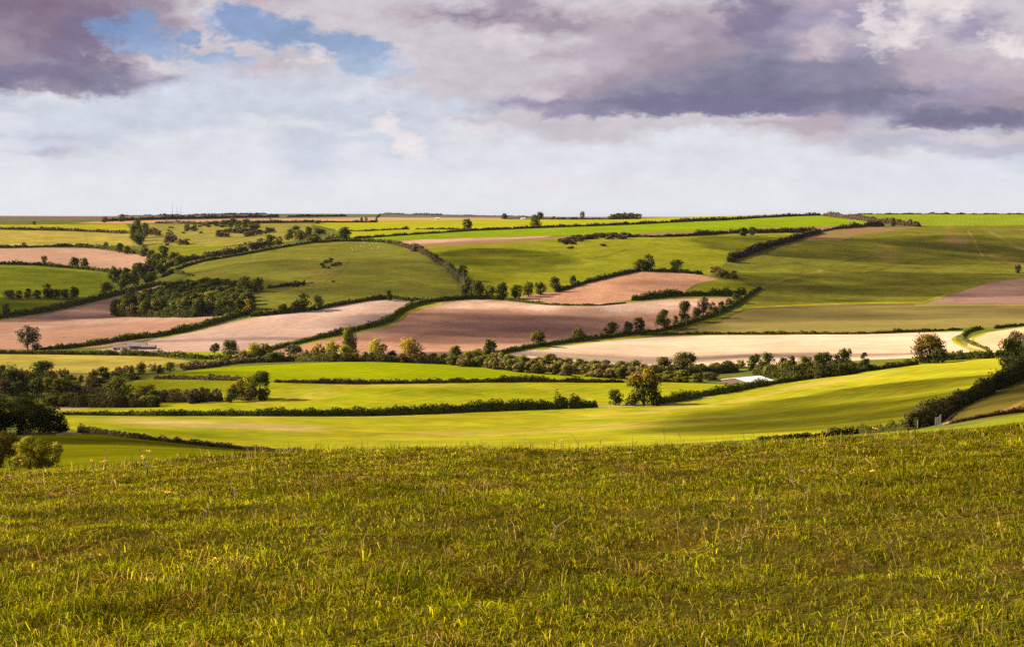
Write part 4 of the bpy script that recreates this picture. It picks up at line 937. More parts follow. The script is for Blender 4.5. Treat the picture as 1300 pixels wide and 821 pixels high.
 (842,475,21,24,'ol','olive tree left of the round one below the cream stubble'),
 (870,475,25,28,'ol','big round tree below the cream stubble, left of the white roof'),
 (828,477,13,20,'ol','low olive bush left of the pair below the cream stubble'),
 (890,474,11,18,'ol','low bush right of the big round tree below the stubble'),
 (908,472,11,18,'ol','olive bush left of the white roofed barn, upper'),
 (926,471,12,18,'dk','bush just above the white roofed barn'),
 (941,467,9,14,'ol','bush behind the white roofed barn'),
 (957,471,20,18,'dk','dark tree touching the back of the white roofed barn'),
 (974,472,21,22,'dk','dark tree above the right corner of the white roof'),
 (994,466,12,14,'dk','flat dark crown behind the olive trees right of the barn'),
 (1006,468,14,12,'dk','dark crown at the back of the wood right of the barn'),
 (978,480,16,18,'ol','yellowish olive tree beside the right tip of the white roof'),
 (999,480,20,20,'ol','olive tree in the front row, second right of the white roof'),
 (1022,477,24,26,'ol','large olive tree in the front row right of the barn'),
 (1041,477,23,20,'dk','dark tree in the middle of the front row right of the barn'),
 (1048,466,18,24,'dk','dark wide crown at the back of the wood right of the barn'),
 (1060,472,20,22,'br','brown-olive tree near the right end of the barn wood'),
 (1071,465,21,21,'dk','tall dark tree at the back right of the barn wood'),
 (1069,476,14,24,'ol','low olive tree in front at the right end of the barn wood'),
 (1082,472,12,12,'dk','small dark bush left of the conical tree'),
 (1098,471,22,19,'cn','dark cone-shaped tree alone right of the barn wood'),
 (1130,464.6,5,14,'br','low brown bush right of the conical tree'),
 (1152,460.6,5,12,'ol','low olive bush left of the big corner tree'),
 (1180,461,31,42,'bt','big broad tree at the top corner of the near green field'),
 (1192,461,20,24,'dk','dark right-hand side tree joined to the big corner tree'),
 (1284,474,40,32,'dk','dark tree left part of the group at the right edge'),
 (1302,470,51,40,'op','tall dark tree with gaps in its crown at the right edge'),
 (1318,466,44,42,'dk','dark tree cut by the right edge of the picture'),
 # belt of trees at left
 (2,478,14,16,'dk','dark crown cut by the left edge, at the pale field'),
 (54,487,25,30,'dk','dark round tree standing above the left belt'),
 (16,494,24,24,'dk','dark tree at the left end of the belt'),
 (36,494,24,22,'br','brown tree in the left belt, left of the domed olive one'),
 (5,502,20,24,'br','brown tree at the left edge, low in the belt'),
 (24,503,18,24,'dk','dark low tree in the belt above the biggest dark tree'),
 (47,502,20,20,'dk','dark tree in the middle of the left belt'),
 (61,498,18,18,'ol','domed olive tree in the left belt'),
 (78,502,19,28,'ol','wide olive tree in the left belt'),
 (95,500,13,16,'br','brown bush right of the wide olive one in the belt'),
 (80,482,14,12,'sc','pale brown willow poking into the pale field'),
 (68,484,10,10,'sc','small pale willow right of the dark round belt tree'),
 (90,485,8,16,'dk','low dark bush under the pale willows'),
 (103,484,8,7,'dk','small round dark bush at the pale field bottom'),
 (117,485,15,15,'sc','fuzzy brown willow left of the dark round bush'),
 (132.5,481,14,18,'dk','dark round bush between fuzzy brown willows'),
 (128,485.6,8,18,'br','brown low bush under the dark round bush'),
 (149,478,14,16,'sc','fuzzy brown willow right of the dark round bush'),
 (163,478,16,16,'sc','tallest fuzzy brown willow beside the green verge'),
 (178,475,14,16,'sc','fuzzy brown willow near the start of the bright green field'),
 (193,472,12,14,'sc','pale willow left of the small dark bush'),
 (168,481.6,7,22,'dk','low dark bush under the fuzzy willows'),
 (215.5,471.6,12,15,'dk','small dark bush at the tip of the bright green field'),
 (204,473.6,9,14,'ol','olive bush beside the small dark bush'),
 (232,469.4,10,16,'sc','pale scrub first right of the small dark bush'),
 (247,467.6,9,16,'br','brown scrub second right of the small dark bush'),
 (262,466.4,11,18,'sc','pale brown scrub in the hedge above the bright green field'),
 (276,464.6,11,16,'sc','fuzzy scrub third before the valley trees'),
 (287,463,9,14,'ol','olive scrub just before the dark valley tree'),
 (112,500,22,16,'sc','thin pale brown tree at the centre of the belt'),
 (122,501,16,18,'br','brown tree right of the thin pale one in the belt'),
 (152,515.6,36,36,'ol','big olive tree at the right of the left belt'),
 (137,515.6,24,24,'br','brown-olive tree at the left side of the big belt tree'),
 (112,516,15,26,'ol','low olive thicket tree left of the big belt tree'),
 (90,516,15,26,'ol','olive thicket in front of the left belt'),
 (68,516,14,22,'ol','low olive thicket above the chalky field corner'),
 (169,516,14,18,'dk','low dark bush at the right foot of the big belt tree'),
 (188,511,22,26,'ol','rounded olive tree right of the big belt tree'),
 (190,516.4,13,26,'ol','low olive bush in front of the rounded olive tree'),
 (207,509,15,16,'br','brown bush right of the rounded olive tree'),
 (221,509,14,20,'ol','low olive bush in the middle of the brown thicket'),
 (248,511.6,22,26,'br','brown tree standing in the thicket left of the lit tree'),
 (236,510,14,14,'ol','olive bush left of the brown thicket tree'),
 (263,509.6,15,16,'dk','dark bush right of the brown thicket tree'),
 (274,508.6,16,10,'br','slim brown bush ending the thicket'),
 (293,510.6,16,19,'dk','low dark bush at the left foot of the big lit tree'),
 (297,507,19,14,'au','russet bush behind the low dark bush'),
 (306,508.4,23,14,'ol','olive tree between the russet bush and the big lit tree'),
 (316,506,30,20,'yl','yellow-green tree at the left back of the big lit tree'),
 (330,507.6,31,34,'dk','big dark round tree casting a shadow on the green field'),
 (318,509,17,18,'br','brown-tinted bush in front of the big dark round tree'),
 # near trees
 (817.5,513.4,41,44,'bg','big round tree with golden-brown top in the middle of the fields'),
 (781.5,514.4,19,19,'dk','dark green bush left of the big golden-topped tree'),
 (800,514.6,10,18,'ol','low olive bush under the left side of the golden-topped tree'),
]
CATS = {'sc': 'bush', 'br': 'bush'}
for (u, v, h, w, kd, lab) in T:
    cat = 'bush' if ('bush' in lab or 'willow' in lab or 'scrub' in lab or 'thorn' in lab or 'thicket' in lab or 'tuft' in lab) else 'tree'
    nm = None
    if cat == 'bush' and kd in ('dk', 'ol', 'yl', 'au', 'cn'): nm = 'bush'
    if cat == 'tree' and kd in ('sc', 'br'): nm = 'broadleaf_tree'
    if cat == 'tree' and kd in ('bt', 'bg'): nm = 'autumn_tree'
    tree(u, v, h, w, kd, lab, cat, None, nm)
# dark trees at the lower left, standing nearer on the slope
for (u, v, h, w, kd, lab, Y) in [
 (24,557,64,84,'bd','biggest dark bushy tree at lower left, a broad black-green dome',330),
 (-14,558,56,56,'bd','dark tree cut by the left edge, beside the biggest dark one',325),
 (62,552,40,46,'bd','dark bushy crown at the right shoulder of the biggest dark dome',340),
 (76,547,24,22,'bo','small olive bush at the right foot of the biggest dark dome',345),
 (0,604,54,50,'bo','brown-olive bush at the left edge before the hilltop grass',150),
 (38,604,48,54,'by','yellow-green bush just beyond the hilltop grass at left',130),
 (62,604,36,32,'by','smaller yellow-olive bush joined to the yellow-green one',132)]:
    tree(u, v, h, w, kd, lab, 'bush' if 'bush' in lab else 'tree', None, 'bush' if 'bush' in lab else None, Y=Y)

# the wood on the hillside: many crowns one cannot tell apart
rng = np.random.RandomState(5)
WOOD = [(149,402),(200,402.5),(260,402),(300,400),(316,393),(317,382),(305,372),(285,368),(255,368),(228,371),(200,377),(172,386),(152,394)]
pts = []
for k in range(5000):
    u, v = rng.uniform(144, 320), rng.uniform(360, 403)
    if float(poly_sd(np.array([u]), np.array([v]), WOOD)[0]) > -0.5: continue
    if all(((u-a)/7.6)**2+((v-b)/4.2)**2 > 1 for a, b in pts): pts.append((u, v))
front = [(u+rng.uniform(-4,4), v-rng.uniform(0,3.5)) for (u,v) in [(150,401.5),(160,402),(172,402),(184,402),(196,402),(208,401.6),(220,401.6),(232,401.6),(244,401.4),(256,401.2),(268,401),(280,400.6),(292,400),(303,399),(313,396)]]
pts = [p for p in pts if p[1] < 397]+front
for (u, v) in pts:
    kd = rng.choice(['dk', 'ol', 'bt', 'br'], p=[.72, .16, .06, .06])
    tall = rng.uniform(16, 21) if v > 390 else rng.uniform(13, 16)
    if v > 398: tall *= 0.95
    tree(u, v, tall, rng.uniform(17, 22), kd, 'tree packed into the dark autumn-tinted wood on the left hillside', 'tree', 'trees of the hillside wood', 'woodland_tree')
for (u, v, h, w, kd, lab) in [(311,371,19,20,'dk','dark tree at the back right end of the hillside wood'),(326,371,16,15,'dk','dark tree just outside the wood, beside the dome pasture'),(316,399,18,18,'bt','brown-tinted tree at the front right corner of the hillside wood'),(147,400,17,14,'bt','golden-brown tree at the front left corner of the hillside wood')]:
    tree(u, v, h, w, kd, lab, 'tree', None, 'broadleaf_tree')
# pale willow strip in the valley
for k in range(125):
    t = rng.uniform(0, 1); u = 592+t*225
    lo = np.interp(u, [592, 620, 650, 700, 780, 820], [463.5, 467.5, 471.5, 476, 480.5, 482.5])
    v = lo-rng.uniform(0, 1)**1.3*9
    tree(u, v, rng.uniform(11, 15), rng.uniform(13, 18), rng.choice(['sc', 'sc', 'ol']), 'pale olive willow bush in the long strip above the bright green field', 'bush', 'willow bushes of the valley strip')
for k in range(26):
    u = rng.uniform(815, 962); v = rng.uniform(478.5, 486) if u > 850 else rng.uniform(479, 484)
    if 912 < u: continue
    tree(u, v, rng.uniform(7, 11), rng.uniform(13, 20), rng.choice(['br', 'ol', 'ol']), 'low dark scrub bush in the rough patch before the white roofed barn', 'bush', 'scrub before the barn')
# thorn scrub
for k in range(28):
    t = k/27; u = 712+t*84+rng.uniform(-2, 2); v = 304+rng.uniform(-2, 2.5)-t*2.5
    if k < 10: v += rng.uniform(0, 6)
    tree(u, v, rng.uniform(4.5, 7.5), rng.uniform(7, 13), 'br', 'dark thorn bush in the scrub patch under the tan field', 'bush', 'thorn scrub on the round hillside')
tree(724,315.6,3.4,9,'br','lone low thorn bush below the scrub patch on the round hillside','bush')
tree(765,312.6,3.6,8,'br','small thorn bush right below the scrub patch on the round hillside','bush')
for (u, v, h, w) in [(409,337,4,7),(414,334,5,6),(420,333,6,6),(424,338,5,8),(430,337,5,7),(417,341,3.4,5),(411,340,3.6,6)]:
    tree(u, v, h, w, 'br', 'dark purple-brown gorse bush in the small patch on the dome', 'bush', 'gorse patch on the dome', 'gorse_bush')
for k in range(16):
    t = k/15; u = 276+t*48+rng.uniform(-3, 3); v = 301-t*9+rng.uniform(-3, 3)
    tree(u, v, rng.uniform(5, 7), rng.uniform(9, 14), 'br', 'dark brown scrub bush on the bank below the orange stubble', 'bush', 'scrub bank below the orange stubble')
for k in range(9):
    u = 266+k*7+rng.uniform(-2, 2)
    tree(u, 288+rng.uniform(-0.6, 0.6), rng.uniform(5, 7), 9, 'dk', 'dark tree in the short line under the orange stubble', 'tree', 'short dark tree line under the stubble')
for k in range(7):
    u = 313+k*5.4; v = 300.6-k*1.0
    tree(u, v, rng.uniform(5, 7.5), 9, rng.choice(['dk', 'br']), 'dark bush in the slanting row beside the sunlit hollow', 'bush', 'slanting bush row by the hollow')
for k in range(14):
    u, v = rng.uniform(200, 262), rng.uniform(286, 297)
    tree(u, v, rng.uniform(2, 4), rng.uniform(5, 9), 'br', 'low brown bramble tuft scattered over the rough upper pasture', 'bush', 'bramble tufts in the rough pasture')
for k in range(9):
    u = 774+k*4.6; hh = [4, 6, 7, 7.5, 7.5, 7, 7, 6.5, 6][k]
    tree(u, 278.6-k*0.05, hh, 9, 'ol', 'low rounded tree in the small copse on the skyline', 'tree', 'skyline copse')

# tangled undergrowth that joins the valley trees
for pts_, lab_, c_ in [
 ([(232,470,5),(262,467,7),(285,463.5,5),(300,461.5,8),(320,460.4,6),(345,460,9)],'brown tangled scrub under the left valley trees, by the bright green field',(0.115,0.09,0.035)),
 ([(345,460,10),(375,459,9),(405,459.2,10),(440,459,9),(475,459,8)],'dark scrub under the tallest valley trees',(0.075,0.07,0.016)),
 ([(475,459,8),(510,460,9),(545,461.4,9),(580,463,10),(606,465.5,11)],'olive scrub under the golden and green valley trees',(0.10,0.095,0.022)),
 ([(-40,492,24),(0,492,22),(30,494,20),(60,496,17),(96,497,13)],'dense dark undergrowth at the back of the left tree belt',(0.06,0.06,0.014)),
 ([(58,514,15),(100,516.5,14),(140,517,15),(175,517,13),(200,516.6,12)],'dense olive undergrowth at the front of the left tree belt',(0.085,0.075,0.018)),
 ([(200,510,12),(225,510.5,13),(255,510,12),(282,509,11)],'low brown undergrowth between the belt and the big lit tree',(0.09,0.07,0.022)),
 ([(96,500,10),(120,503,12),(142,505,12)],'brown undergrowth in the middle of the left tree belt',(0.10,0.075,0.03)),
 ([(960,477,13),(985,480,14),(1010,481,15),(1040,479.5,15),(1065,477,14),(1086,473,9)],'dense dark undergrowth of the wood right of the barn',(0.065,0.062,0.015)),
 ([(820,479,12),(850,477,11),(885,476,11),(915,474,11),(936,471,9)],'olive undergrowth below the cream stubble field',(0.09,0.085,0.02))]:
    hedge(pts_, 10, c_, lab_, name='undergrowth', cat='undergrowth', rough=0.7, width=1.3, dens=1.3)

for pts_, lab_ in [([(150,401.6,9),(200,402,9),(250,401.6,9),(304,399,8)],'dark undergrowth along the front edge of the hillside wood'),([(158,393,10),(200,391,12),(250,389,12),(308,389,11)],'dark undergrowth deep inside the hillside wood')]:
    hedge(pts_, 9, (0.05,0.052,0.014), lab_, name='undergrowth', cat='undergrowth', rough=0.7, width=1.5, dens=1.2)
# ================================================================ BUILDINGS, POLES, ANIMALS
def shed(name, label, cat, u, v, w, d, eave, ridge, rz, wall_m, roof_m, Y=None, white_gable=None, doors=0):
    """pitched-roof building, ridge along local X; w along X, d along Y (metres)"""
    p = at(u, v, Y)
    e = bpy.data.objects.new(name, None); COL.objects.link(e); e.location = p; e.rotation_euler = (0, 0, rz)
    mb = MB()
    prof = [(-w/2, -d/2, -1.5), (-w/2, d/2, -1.5), (-w/2, d/2, eave), (-w/2, 0, ridge), (-w/2, -d/2, eave)]
    mb.prism(prof, (w, 0, 0)); mb.build('wall', wall_m, e)
    rb = MB(); o = 0.35; t = 0.22
    for s in (-1, 1):
        sl = (ridge-eave)/(d/2)
        a = (-w/2-o, s*(d/2+o), eave-sl*o+0.02); b = (-w/2-o, 0, ridge+0.02)
        rb.prism([a, b, (b[0], b[1], b[2]+t), (a[0], a[1], a[2]+t)], (w+2*o, 0, 0))
    rb.build('roof', roof_m, e)
    for k in range(doors):
        dx = -w/2+(k+0.5)*w/max(doors, 1)
        MB().box((dx, -d/2-0.04, eave*0.42-0.1), (w/doors*0.45, 0.1, eave*0.84)).build('door', M_BOARD if wall_m != M_BOARD else M_ROOFG, e)
    return set_tag(e, label, cat)
shed('barn', 'low barn with a broad pale lilac-white roof among the valley trees', 'barn', 949, 486.4, 16, 18, 1.1, 2.6, math.radians(38), M_BOARD, M_ROOFW, Y=705, doors=3)
shed('farmhouse', 'small white-fronted farm building beside the grey barns', 'farm building', 158.5, 445, 5.2, 5, 2.2, 3.4, math.radians(8), M_WHITE, M_ROOFG, Y=905, doors=1)
shed('barn', 'long grey-roofed barn right of the white farm building', 'barn', 174, 444, 11, 8, 1.8, 3.6, math.radians(5), M_BOARD, M_ROOFG, Y=915, doors=2)
shed('shed', 'low dark lean shed at the right end of the farm', 'shed', 189, 445, 8, 5, 1.4, 2.2, math.radians(0), M_BOARD, M_ROOFG, Y=912, doors=1)
shed('shed', 'low grey shed at the left end of the farm', 'shed', 149, 445, 4.5, 5, 1.4, 2.6, math.radians(10), M_BOARD, M_ROOFG, Y=910, doors=1)
shed('farm_shed', 'tiny bright white shed far off beside the orange stubble', 'shed', 555.5, 278.6, 6.5, 6, 2.0, 3.0, 0.1, M_WHITE, M_ROOFW)
shed('farm_shed', 'tiny pale shed on the skyline right of the bright white one', 'shed', 664, 278.8, 6, 5, 1.8, 2.6, 0.1, M_WHITE, M_ROOFW)

def pole(u, v, hpx, label):
    p = at(u, v); m = p.y/F; h = hpx*m
    e = bpy.data.objects.new('utility_pole', None); COL.objects.link(e); e.location = p
    MB().tube([(0, 0, -0.5), (0, 0, h)], [0.22, 0.15], 8).build('post', M_POLE, e, True)
    MB().box((0, 0, h-0.7), (1.9, 0.14, 0.16)).build('crossarm', M_POLE, e)
    for x in (-0.8, 0, 0.8):
        MB().tube([(x, 0, h-0.62), (x, 0, h-0.3)], [0.07, 0.04], 6).build('insulator', M_STEEL, e)
    set_tag(e, label, 'utility pole')
pole(871.5, 416, 15, 'thin grey utility pole in front of the tall blocky field tree')
pole(914, 402, 15, 'thin utility pole beside the thin gappy field tree')

def mast(u, hpx, label):
    p = at(u, 274, 4900.0); m = p.y/F; h = hpx*m+4
    e = bpy.data.objects.new('radio_mast', None); COL.objects.link(e); e.location = p
    mb = MB(); w = 0.75
    n = 12
    for (sx, sy) in ((-1, -1), (1, -1), (1, 1), (-1, 1)):
        mb.tube([(sx*w, sy*w, -2), (sx*w*0.35, sy*w*0.35, h)], [0.22, 0.16], 4)
    for k in range(n):
        z = h*k/n; z2 = h*(k+1)/n; a = w*(1-0.65*k/n); b = w*(1-0.65*(k+1)/n)
        for (sx, sy, tx, ty) in ((-1, -1, 1, -1), (1, -1, 1, 1), (1, 1, -1, 1), (-1, 1, -1, -1)):
            mb.tube([(sx*a, sy*a, z), (tx*b, ty*b, z2)], [0.1, 0.1], 4)
    mb.build('lattice', M_MAST, e)
    MB().tube([(0, 0, h), (0, 0, h+5)], [0.16, 0.08], 5).build('aerial', M_MAST, e)
    set_tag(e, label, 'radio mast')
mast(219, 12, 'tallest and leftmost of the three thin masts on the horizon')
mast(224.5, 9, 'middle one of the three thin masts on the horizon')
mast(229.5, 9.4, 'rightmost of the three thin masts on the horizon')

# field gate beside the track
def gate():
    p = at(1191, 543.5, None, 200)
    e = bpy.data.objects.new('field_gate', None); COL.objects.link(e); e.location = p
    ang = 1.1
    e.rotation_euler = (0, 0, ang)
    for x in (-1.6, 1.6):
        MB().box((x, 0, 0.6), (0.18, 0.18, 1.6)).build('gatepost', M_POLE, e)
    mb = MB()
    for z in (0.25, 0.5, 0.75, 1.0, 1.2): mb.box((0, 0, z), (2.9, 0.06, 0.09))
    for x in (-1.4, 0, 1.4): mb.box((x, 0.05, 0.7), (0.09, 0.05, 1.1))
    mb.build('bars', M_STEEL, e)
    set_tag(e, 'grey field gate beside the pale track at the foot of the dark hedge', 'gate')
gate()
p = at(1165, 545.5, None, 200)
e = bpy.data.objects.new('gate_post', None); COL.objects.link(e); e.location = p
MB().tube([(0, 0, -0.3), (0, 0, 1.35)], [0.09, 0.075], 8).build('post', M_POLE, e, True)
MB().tube([(0, 0, 1.35), (0, 0, 1.4)], [0.1, 0.02], 8).build('post_cap', M_POLE, e, True)
set_tag(e, 'pale wooden post standing before the dark hedge foot', 'post')

# sheep: body with neck and head as one surface, four legs, so small that each is one mesh
def sheep_mesh():
    mb = MB()
    mb.tube([(-0.55, 0, 0.62), (-0.5, 0, 0.66), (-0.25, 0, 0.68), (0.15, 0, 0.68), (0.42, 0, 0.7), (0.52, 0, 0.74)], [0.06, 0.2, 0.29, 0.29, 0.22, 0.1], 10)
    mb.tube([(0.42, 0, 0.74), (0.62, 0, 0.84), (0.72, 0, 0.86), (0.88, 0, 0.76)], [0.15, 0.13, 0.11, 0.05], 8)
    for x in (-0.36, 0.3):
        for y in (-0.13, 0.13): mb.tube([(x, y, 0.55), (x, y, 0.3), (x+0.02, y, 0.0)], [0.08, 0.05, 0.04], 6)
    for y in (-0.12, 0.12): mb.tube([(0.66, y*0.7, 0.9), (0.63, y*1.6, 0.9)], [0.04, 0.02], 5)
    return mb.mesh('sheep', M_WOOL, True)
SM = sheep_mesh()
rng = np.random.RandomState(12)
def sheep(n, u0, u1, v0, v1, label, group):
    for k in range(n):
        o = add_obj('sheep', SM, None, at(rng.uniform(u0, u1), rng.uniform(v0, v1)))
        o.rotation_euler = (0, 0, rng.uniform(0, 6.28)); o.scale = (1.1,)*3
        set_tag(o, label, 'sheep', group)
sheep(17, 440, 482, 309, 318, 'small pale sheep grazing in the flock near the top of the green dome', 'flock on the green dome')
sheep(9, 1066, 1106, 277.5, 283.5, 'tiny pale sheep on the green strip near the right skyline', 'flock on the skyline strip')

# ================================================================ HILLTOP GRASS
def blades(X, Y, h, lx, ly, w, c, flat, rng):
    n = len(X)
    Z = ground_z(X, Y)
    sa = rng.uniform(0, 6.283, n)
    B = np.stack([X, Y, Z-0.01], 1)
    Sd = np.stack([np.cos(sa), np.sin(sa), 0*sa], 1)*(w*0.5)[:, None]
    ln = np.stack([lx, ly, 0*lx], 1)*h[:, None]; up = np.stack([0*h, 0*h, h], 1)
    droop = np.clip(np.hypot(lx, ly), 0, 1.4)
    m1 = B+up*(0.62-0.12*droop)[:, None]+ln*0.32
    tp = B+up*np.maximum(0.08, 1.0-0.62*droop*flat)[:, None]+ln
    V = np.stack([B-Sd, B+Sd, m1+Sd*0.85, m1-Sd*0.85, tp], 1).reshape(-1, 3)
    nr = np.stack([lx*0.6, ly*0.6, np.full(n, 0.9)], 1)+rng.normal(0, 0.4, (n, 3)); nr /= np.linalg.norm(nr, axis=1)[:, None]
    return V, np.repeat(c, 5, 0), np.repeat(nr, 5, 0)

def spread(n, y0, y1, rng):
    """positions over the hilltop: the slope in front, with a margin on both sides"""
    Y = rng.uniform(y0, y1, n); X = (rng.uniform(-170, 1470, n)-CX)/F*Y
    side = rng.uniform(0, 1, n) < 0.27
    X = np.where(side, np.where(rng.uniform(0, 1, n) < 0.5, -1, 1)*(0.42*Y+rng.uniform(0, 5.5, n)), X)
    return X, Y
def grass():
    rng = np.random.RandomState(3)
    g1 = np.array((0.19, 0.205, 0.004)); g2 = np.array((0.34, 0.285, 0.006)); g3 = np.array((0.085, 0.115, 0.004))
    st = np.array((0.46, 0.29, 0.09)); bn = np.array((0.20, 0.10, 0.012))
    # tussocks
    nt_ = 32500
    Xt, Yt = spread(nt_, 4.2, 62, rng)
    big = fbm(Xt/1.8, Yt/1.8, 52, 3); pat2 = fbm(Xt/5.0, Yt/5.0, 53, 3)
    R_ = rng.uniform(0.05, 0.15, nt_)*(0.6+0.9*smooth(0.35, 0.7, big)); Ht = rng.uniform(0.05, 0.13, nt_)*(0.65+0.8*smooth(0.4, 0.7, big))
    R_ *= np.interp(Yt, [5, 25, 60], [0.9, 1.25, 1.7])
    kind = rng.uniform(0, 1, nt_)
    clump = (rng.uniform(0, 1, nt_) < 0.05)*smooth(0.4, 0.6, fbm(Xt/2.5, Yt/4, 59, 3)); Ht = Ht*(1+1.1*clump); R_ = R_*(1+1.3*clump); kind = np.where(clump > 0.4, rng.choice([0.2, 0.8, 0.95], nt_), kind)
    tc_ = np.where((kind < 0.42)[:, None], g1, np.where((kind < 0.74)[:, None], g2, np.where((kind < 0.88)[:, None], g3, bn)))
    mixp = smooth(0.42, 0.6, pat2)[:, None]*0.4
    tc_ = tc_*(1-mixp)+g2*mixp
    tc_ = tc_*rng.uniform(0.6, 1.4, (nt_, 1))
    tc_ = tc_*((0.62+0.62*smooth(0.3, 0.68, fbm(Xt/1.1, Yt/1.6, 58, 3)))*(0.8+0.35*smooth(0.35, 0.65, fbm(Xt/4.5, Yt/9, 60, 2))))[:, None]
    brow = smooth(24, 34, Yt)*(rng.uniform(0, 1, nt_) < 0.3)*smooth(0.42, 0.62, fbm(Xt/1.3, Yt/3, 57, 3)); Ht = Ht*(1+1.3*brow)
    wl = rng.normal(0, 0.5, (nt_, 2))+np.array([0.25, -0.1])
    nb = 29
    ti = np.repeat(np.arange(nt_), nb); n = len(ti)
    a = rng.uniform(0, 6.283, n); r = np.sqrt(rng.uniform(0, 1, n))
    X = Xt[ti]+np.cos(a)*r*R_[ti]; Y = Yt[ti]+np.sin(a)*r*R_[ti]
    h = Ht[ti]*rng.uniform(0.5, 1.25, n)*(1-0.35*r)
    lx = np.cos(a)*r*1.35+wl[ti, 0]+rng.normal(0, 0.28, n); ly = np.sin(a)*r*1.35+wl[ti, 1]+rng.normal(0, 0.28, n)
    w = np.maximum(0.0042, 0.68*Y/F)*rng.uniform(0.7, 1.25, n)
    c = tc_[ti]*rng.uniform(0.72, 1.28, (n, 1))
    sw = rng.uniform(0, 1, n) < 0.025+0.1*(kind[ti] > 0.85)
    c = np.where(sw[:, None], st*rng.uniform(0.5, 1.1, (n, 1)), c)
    P1 = blades(X, Y, h, lx, ly, w, c, np.ones(n), rng)
    # low matted carpet between them, with fallen straw
    n = 680000
    X, Y = spread(n, 4.2, 64, rng)
    dry = fbm(X/0.8, Y/0.8, 54, 3); cov = fbm(X/0.5, Y/0.5, 55, 3)
    k = rng.uniform(0, 1, n) < 0.4+0.6*smooth(0.28, 0.45, cov); X, Y, dry = X[k], Y[k], dry[k]; n = len(X)
    h = rng.uniform(0.04, 0.105, n); la = rng.uniform(0, 6.283, n); lm = rng.uniform(0.3, 1.6, n)
    w = np.maximum(0.0045, 0.75*Y/F)*rng.uniform(0.7, 1.2, n)
    c = np.where((rng.uniform(0, 1, n) < 0.55)[:, None], g1, g2)*rng.uniform(0.6, 1.3, (n, 1))
    d = (smooth(0.5, 0.66, dry)*rng.uniform(0, 1, n))[:, None]; c = c*(1-d)+bn*d
    sw = rng.uniform(0, 1, n) < 0.02+0.12*smooth(0.55, 0.7, dry)
    c = np.where(sw[:, None], st*rng.uniform(0.55, 1.1, (n, 1)), c)
    h = np.where(sw, h*1.5, h); lm = np.where(sw, lm*1.5, lm)
    P2 = blades(X, Y, h, np.cos(la)*lm, np.sin(la)*lm, w, c, np.ones(n), rng)
    # scattered bent stems and seed stalks
    n = 3000
    Y = rng.uniform(5.0, 60, n); u = rng.uniform(-170, 1470, n); X = (u-CX)/F*Y
    h = rng.uniform(0.14, 0.34, n); la = rng.uniform(0, 6.283, n); lm = rng.uniform(0.1, 1.5, n)
    w = np.maximum(0.003, 0.55*Y/F)
    c = np.where((rng.uniform(0, 1, n) < 0.75)[:, None], st, bn)*rng.uniform(0.6, 1.15, (n, 1))
    k = rng.uniform(0, 1, n) < 0.3; Y = np.where(k, rng.uniform(26, 38, n), Y); X = np.where(k, (u-CX)/F*Y, X); h = np.where(k, rng.uniform(0.15, 0.42, n), h); lm = np.where(k, lm*0.4, lm); w = np.maximum(0.003, 0.5*Y/F)
    P3 = blades(X, Y, h, np.cos(la)*lm, np.sin(la)*lm, w, c, np.ones(n), rng)
    V, c, nr = (np.concatenate([P1[i], P2[i], P3[i]]) for i in range(3))
    n = len(V)//5; i0 = np.arange(n)*5
    f = np.stack([i0, i0+1, i0+2, i0+3, i0+3, i0+2, i0+4], 1).ravel(); lt = np.tile([4, 3], n)
    me = new_mesh('grass', V, f, lt, M_GRASS, False, {'Col': ('FLOAT_COLOR', c), 'Nrm': ('FLOAT_VECTOR', nr)})
    o = add_obj('grass', me)
    set_tag(o, 'tussocky olive and yellow grass with straw covering the hilltop', 'grass', None, 'stuff')
grass()

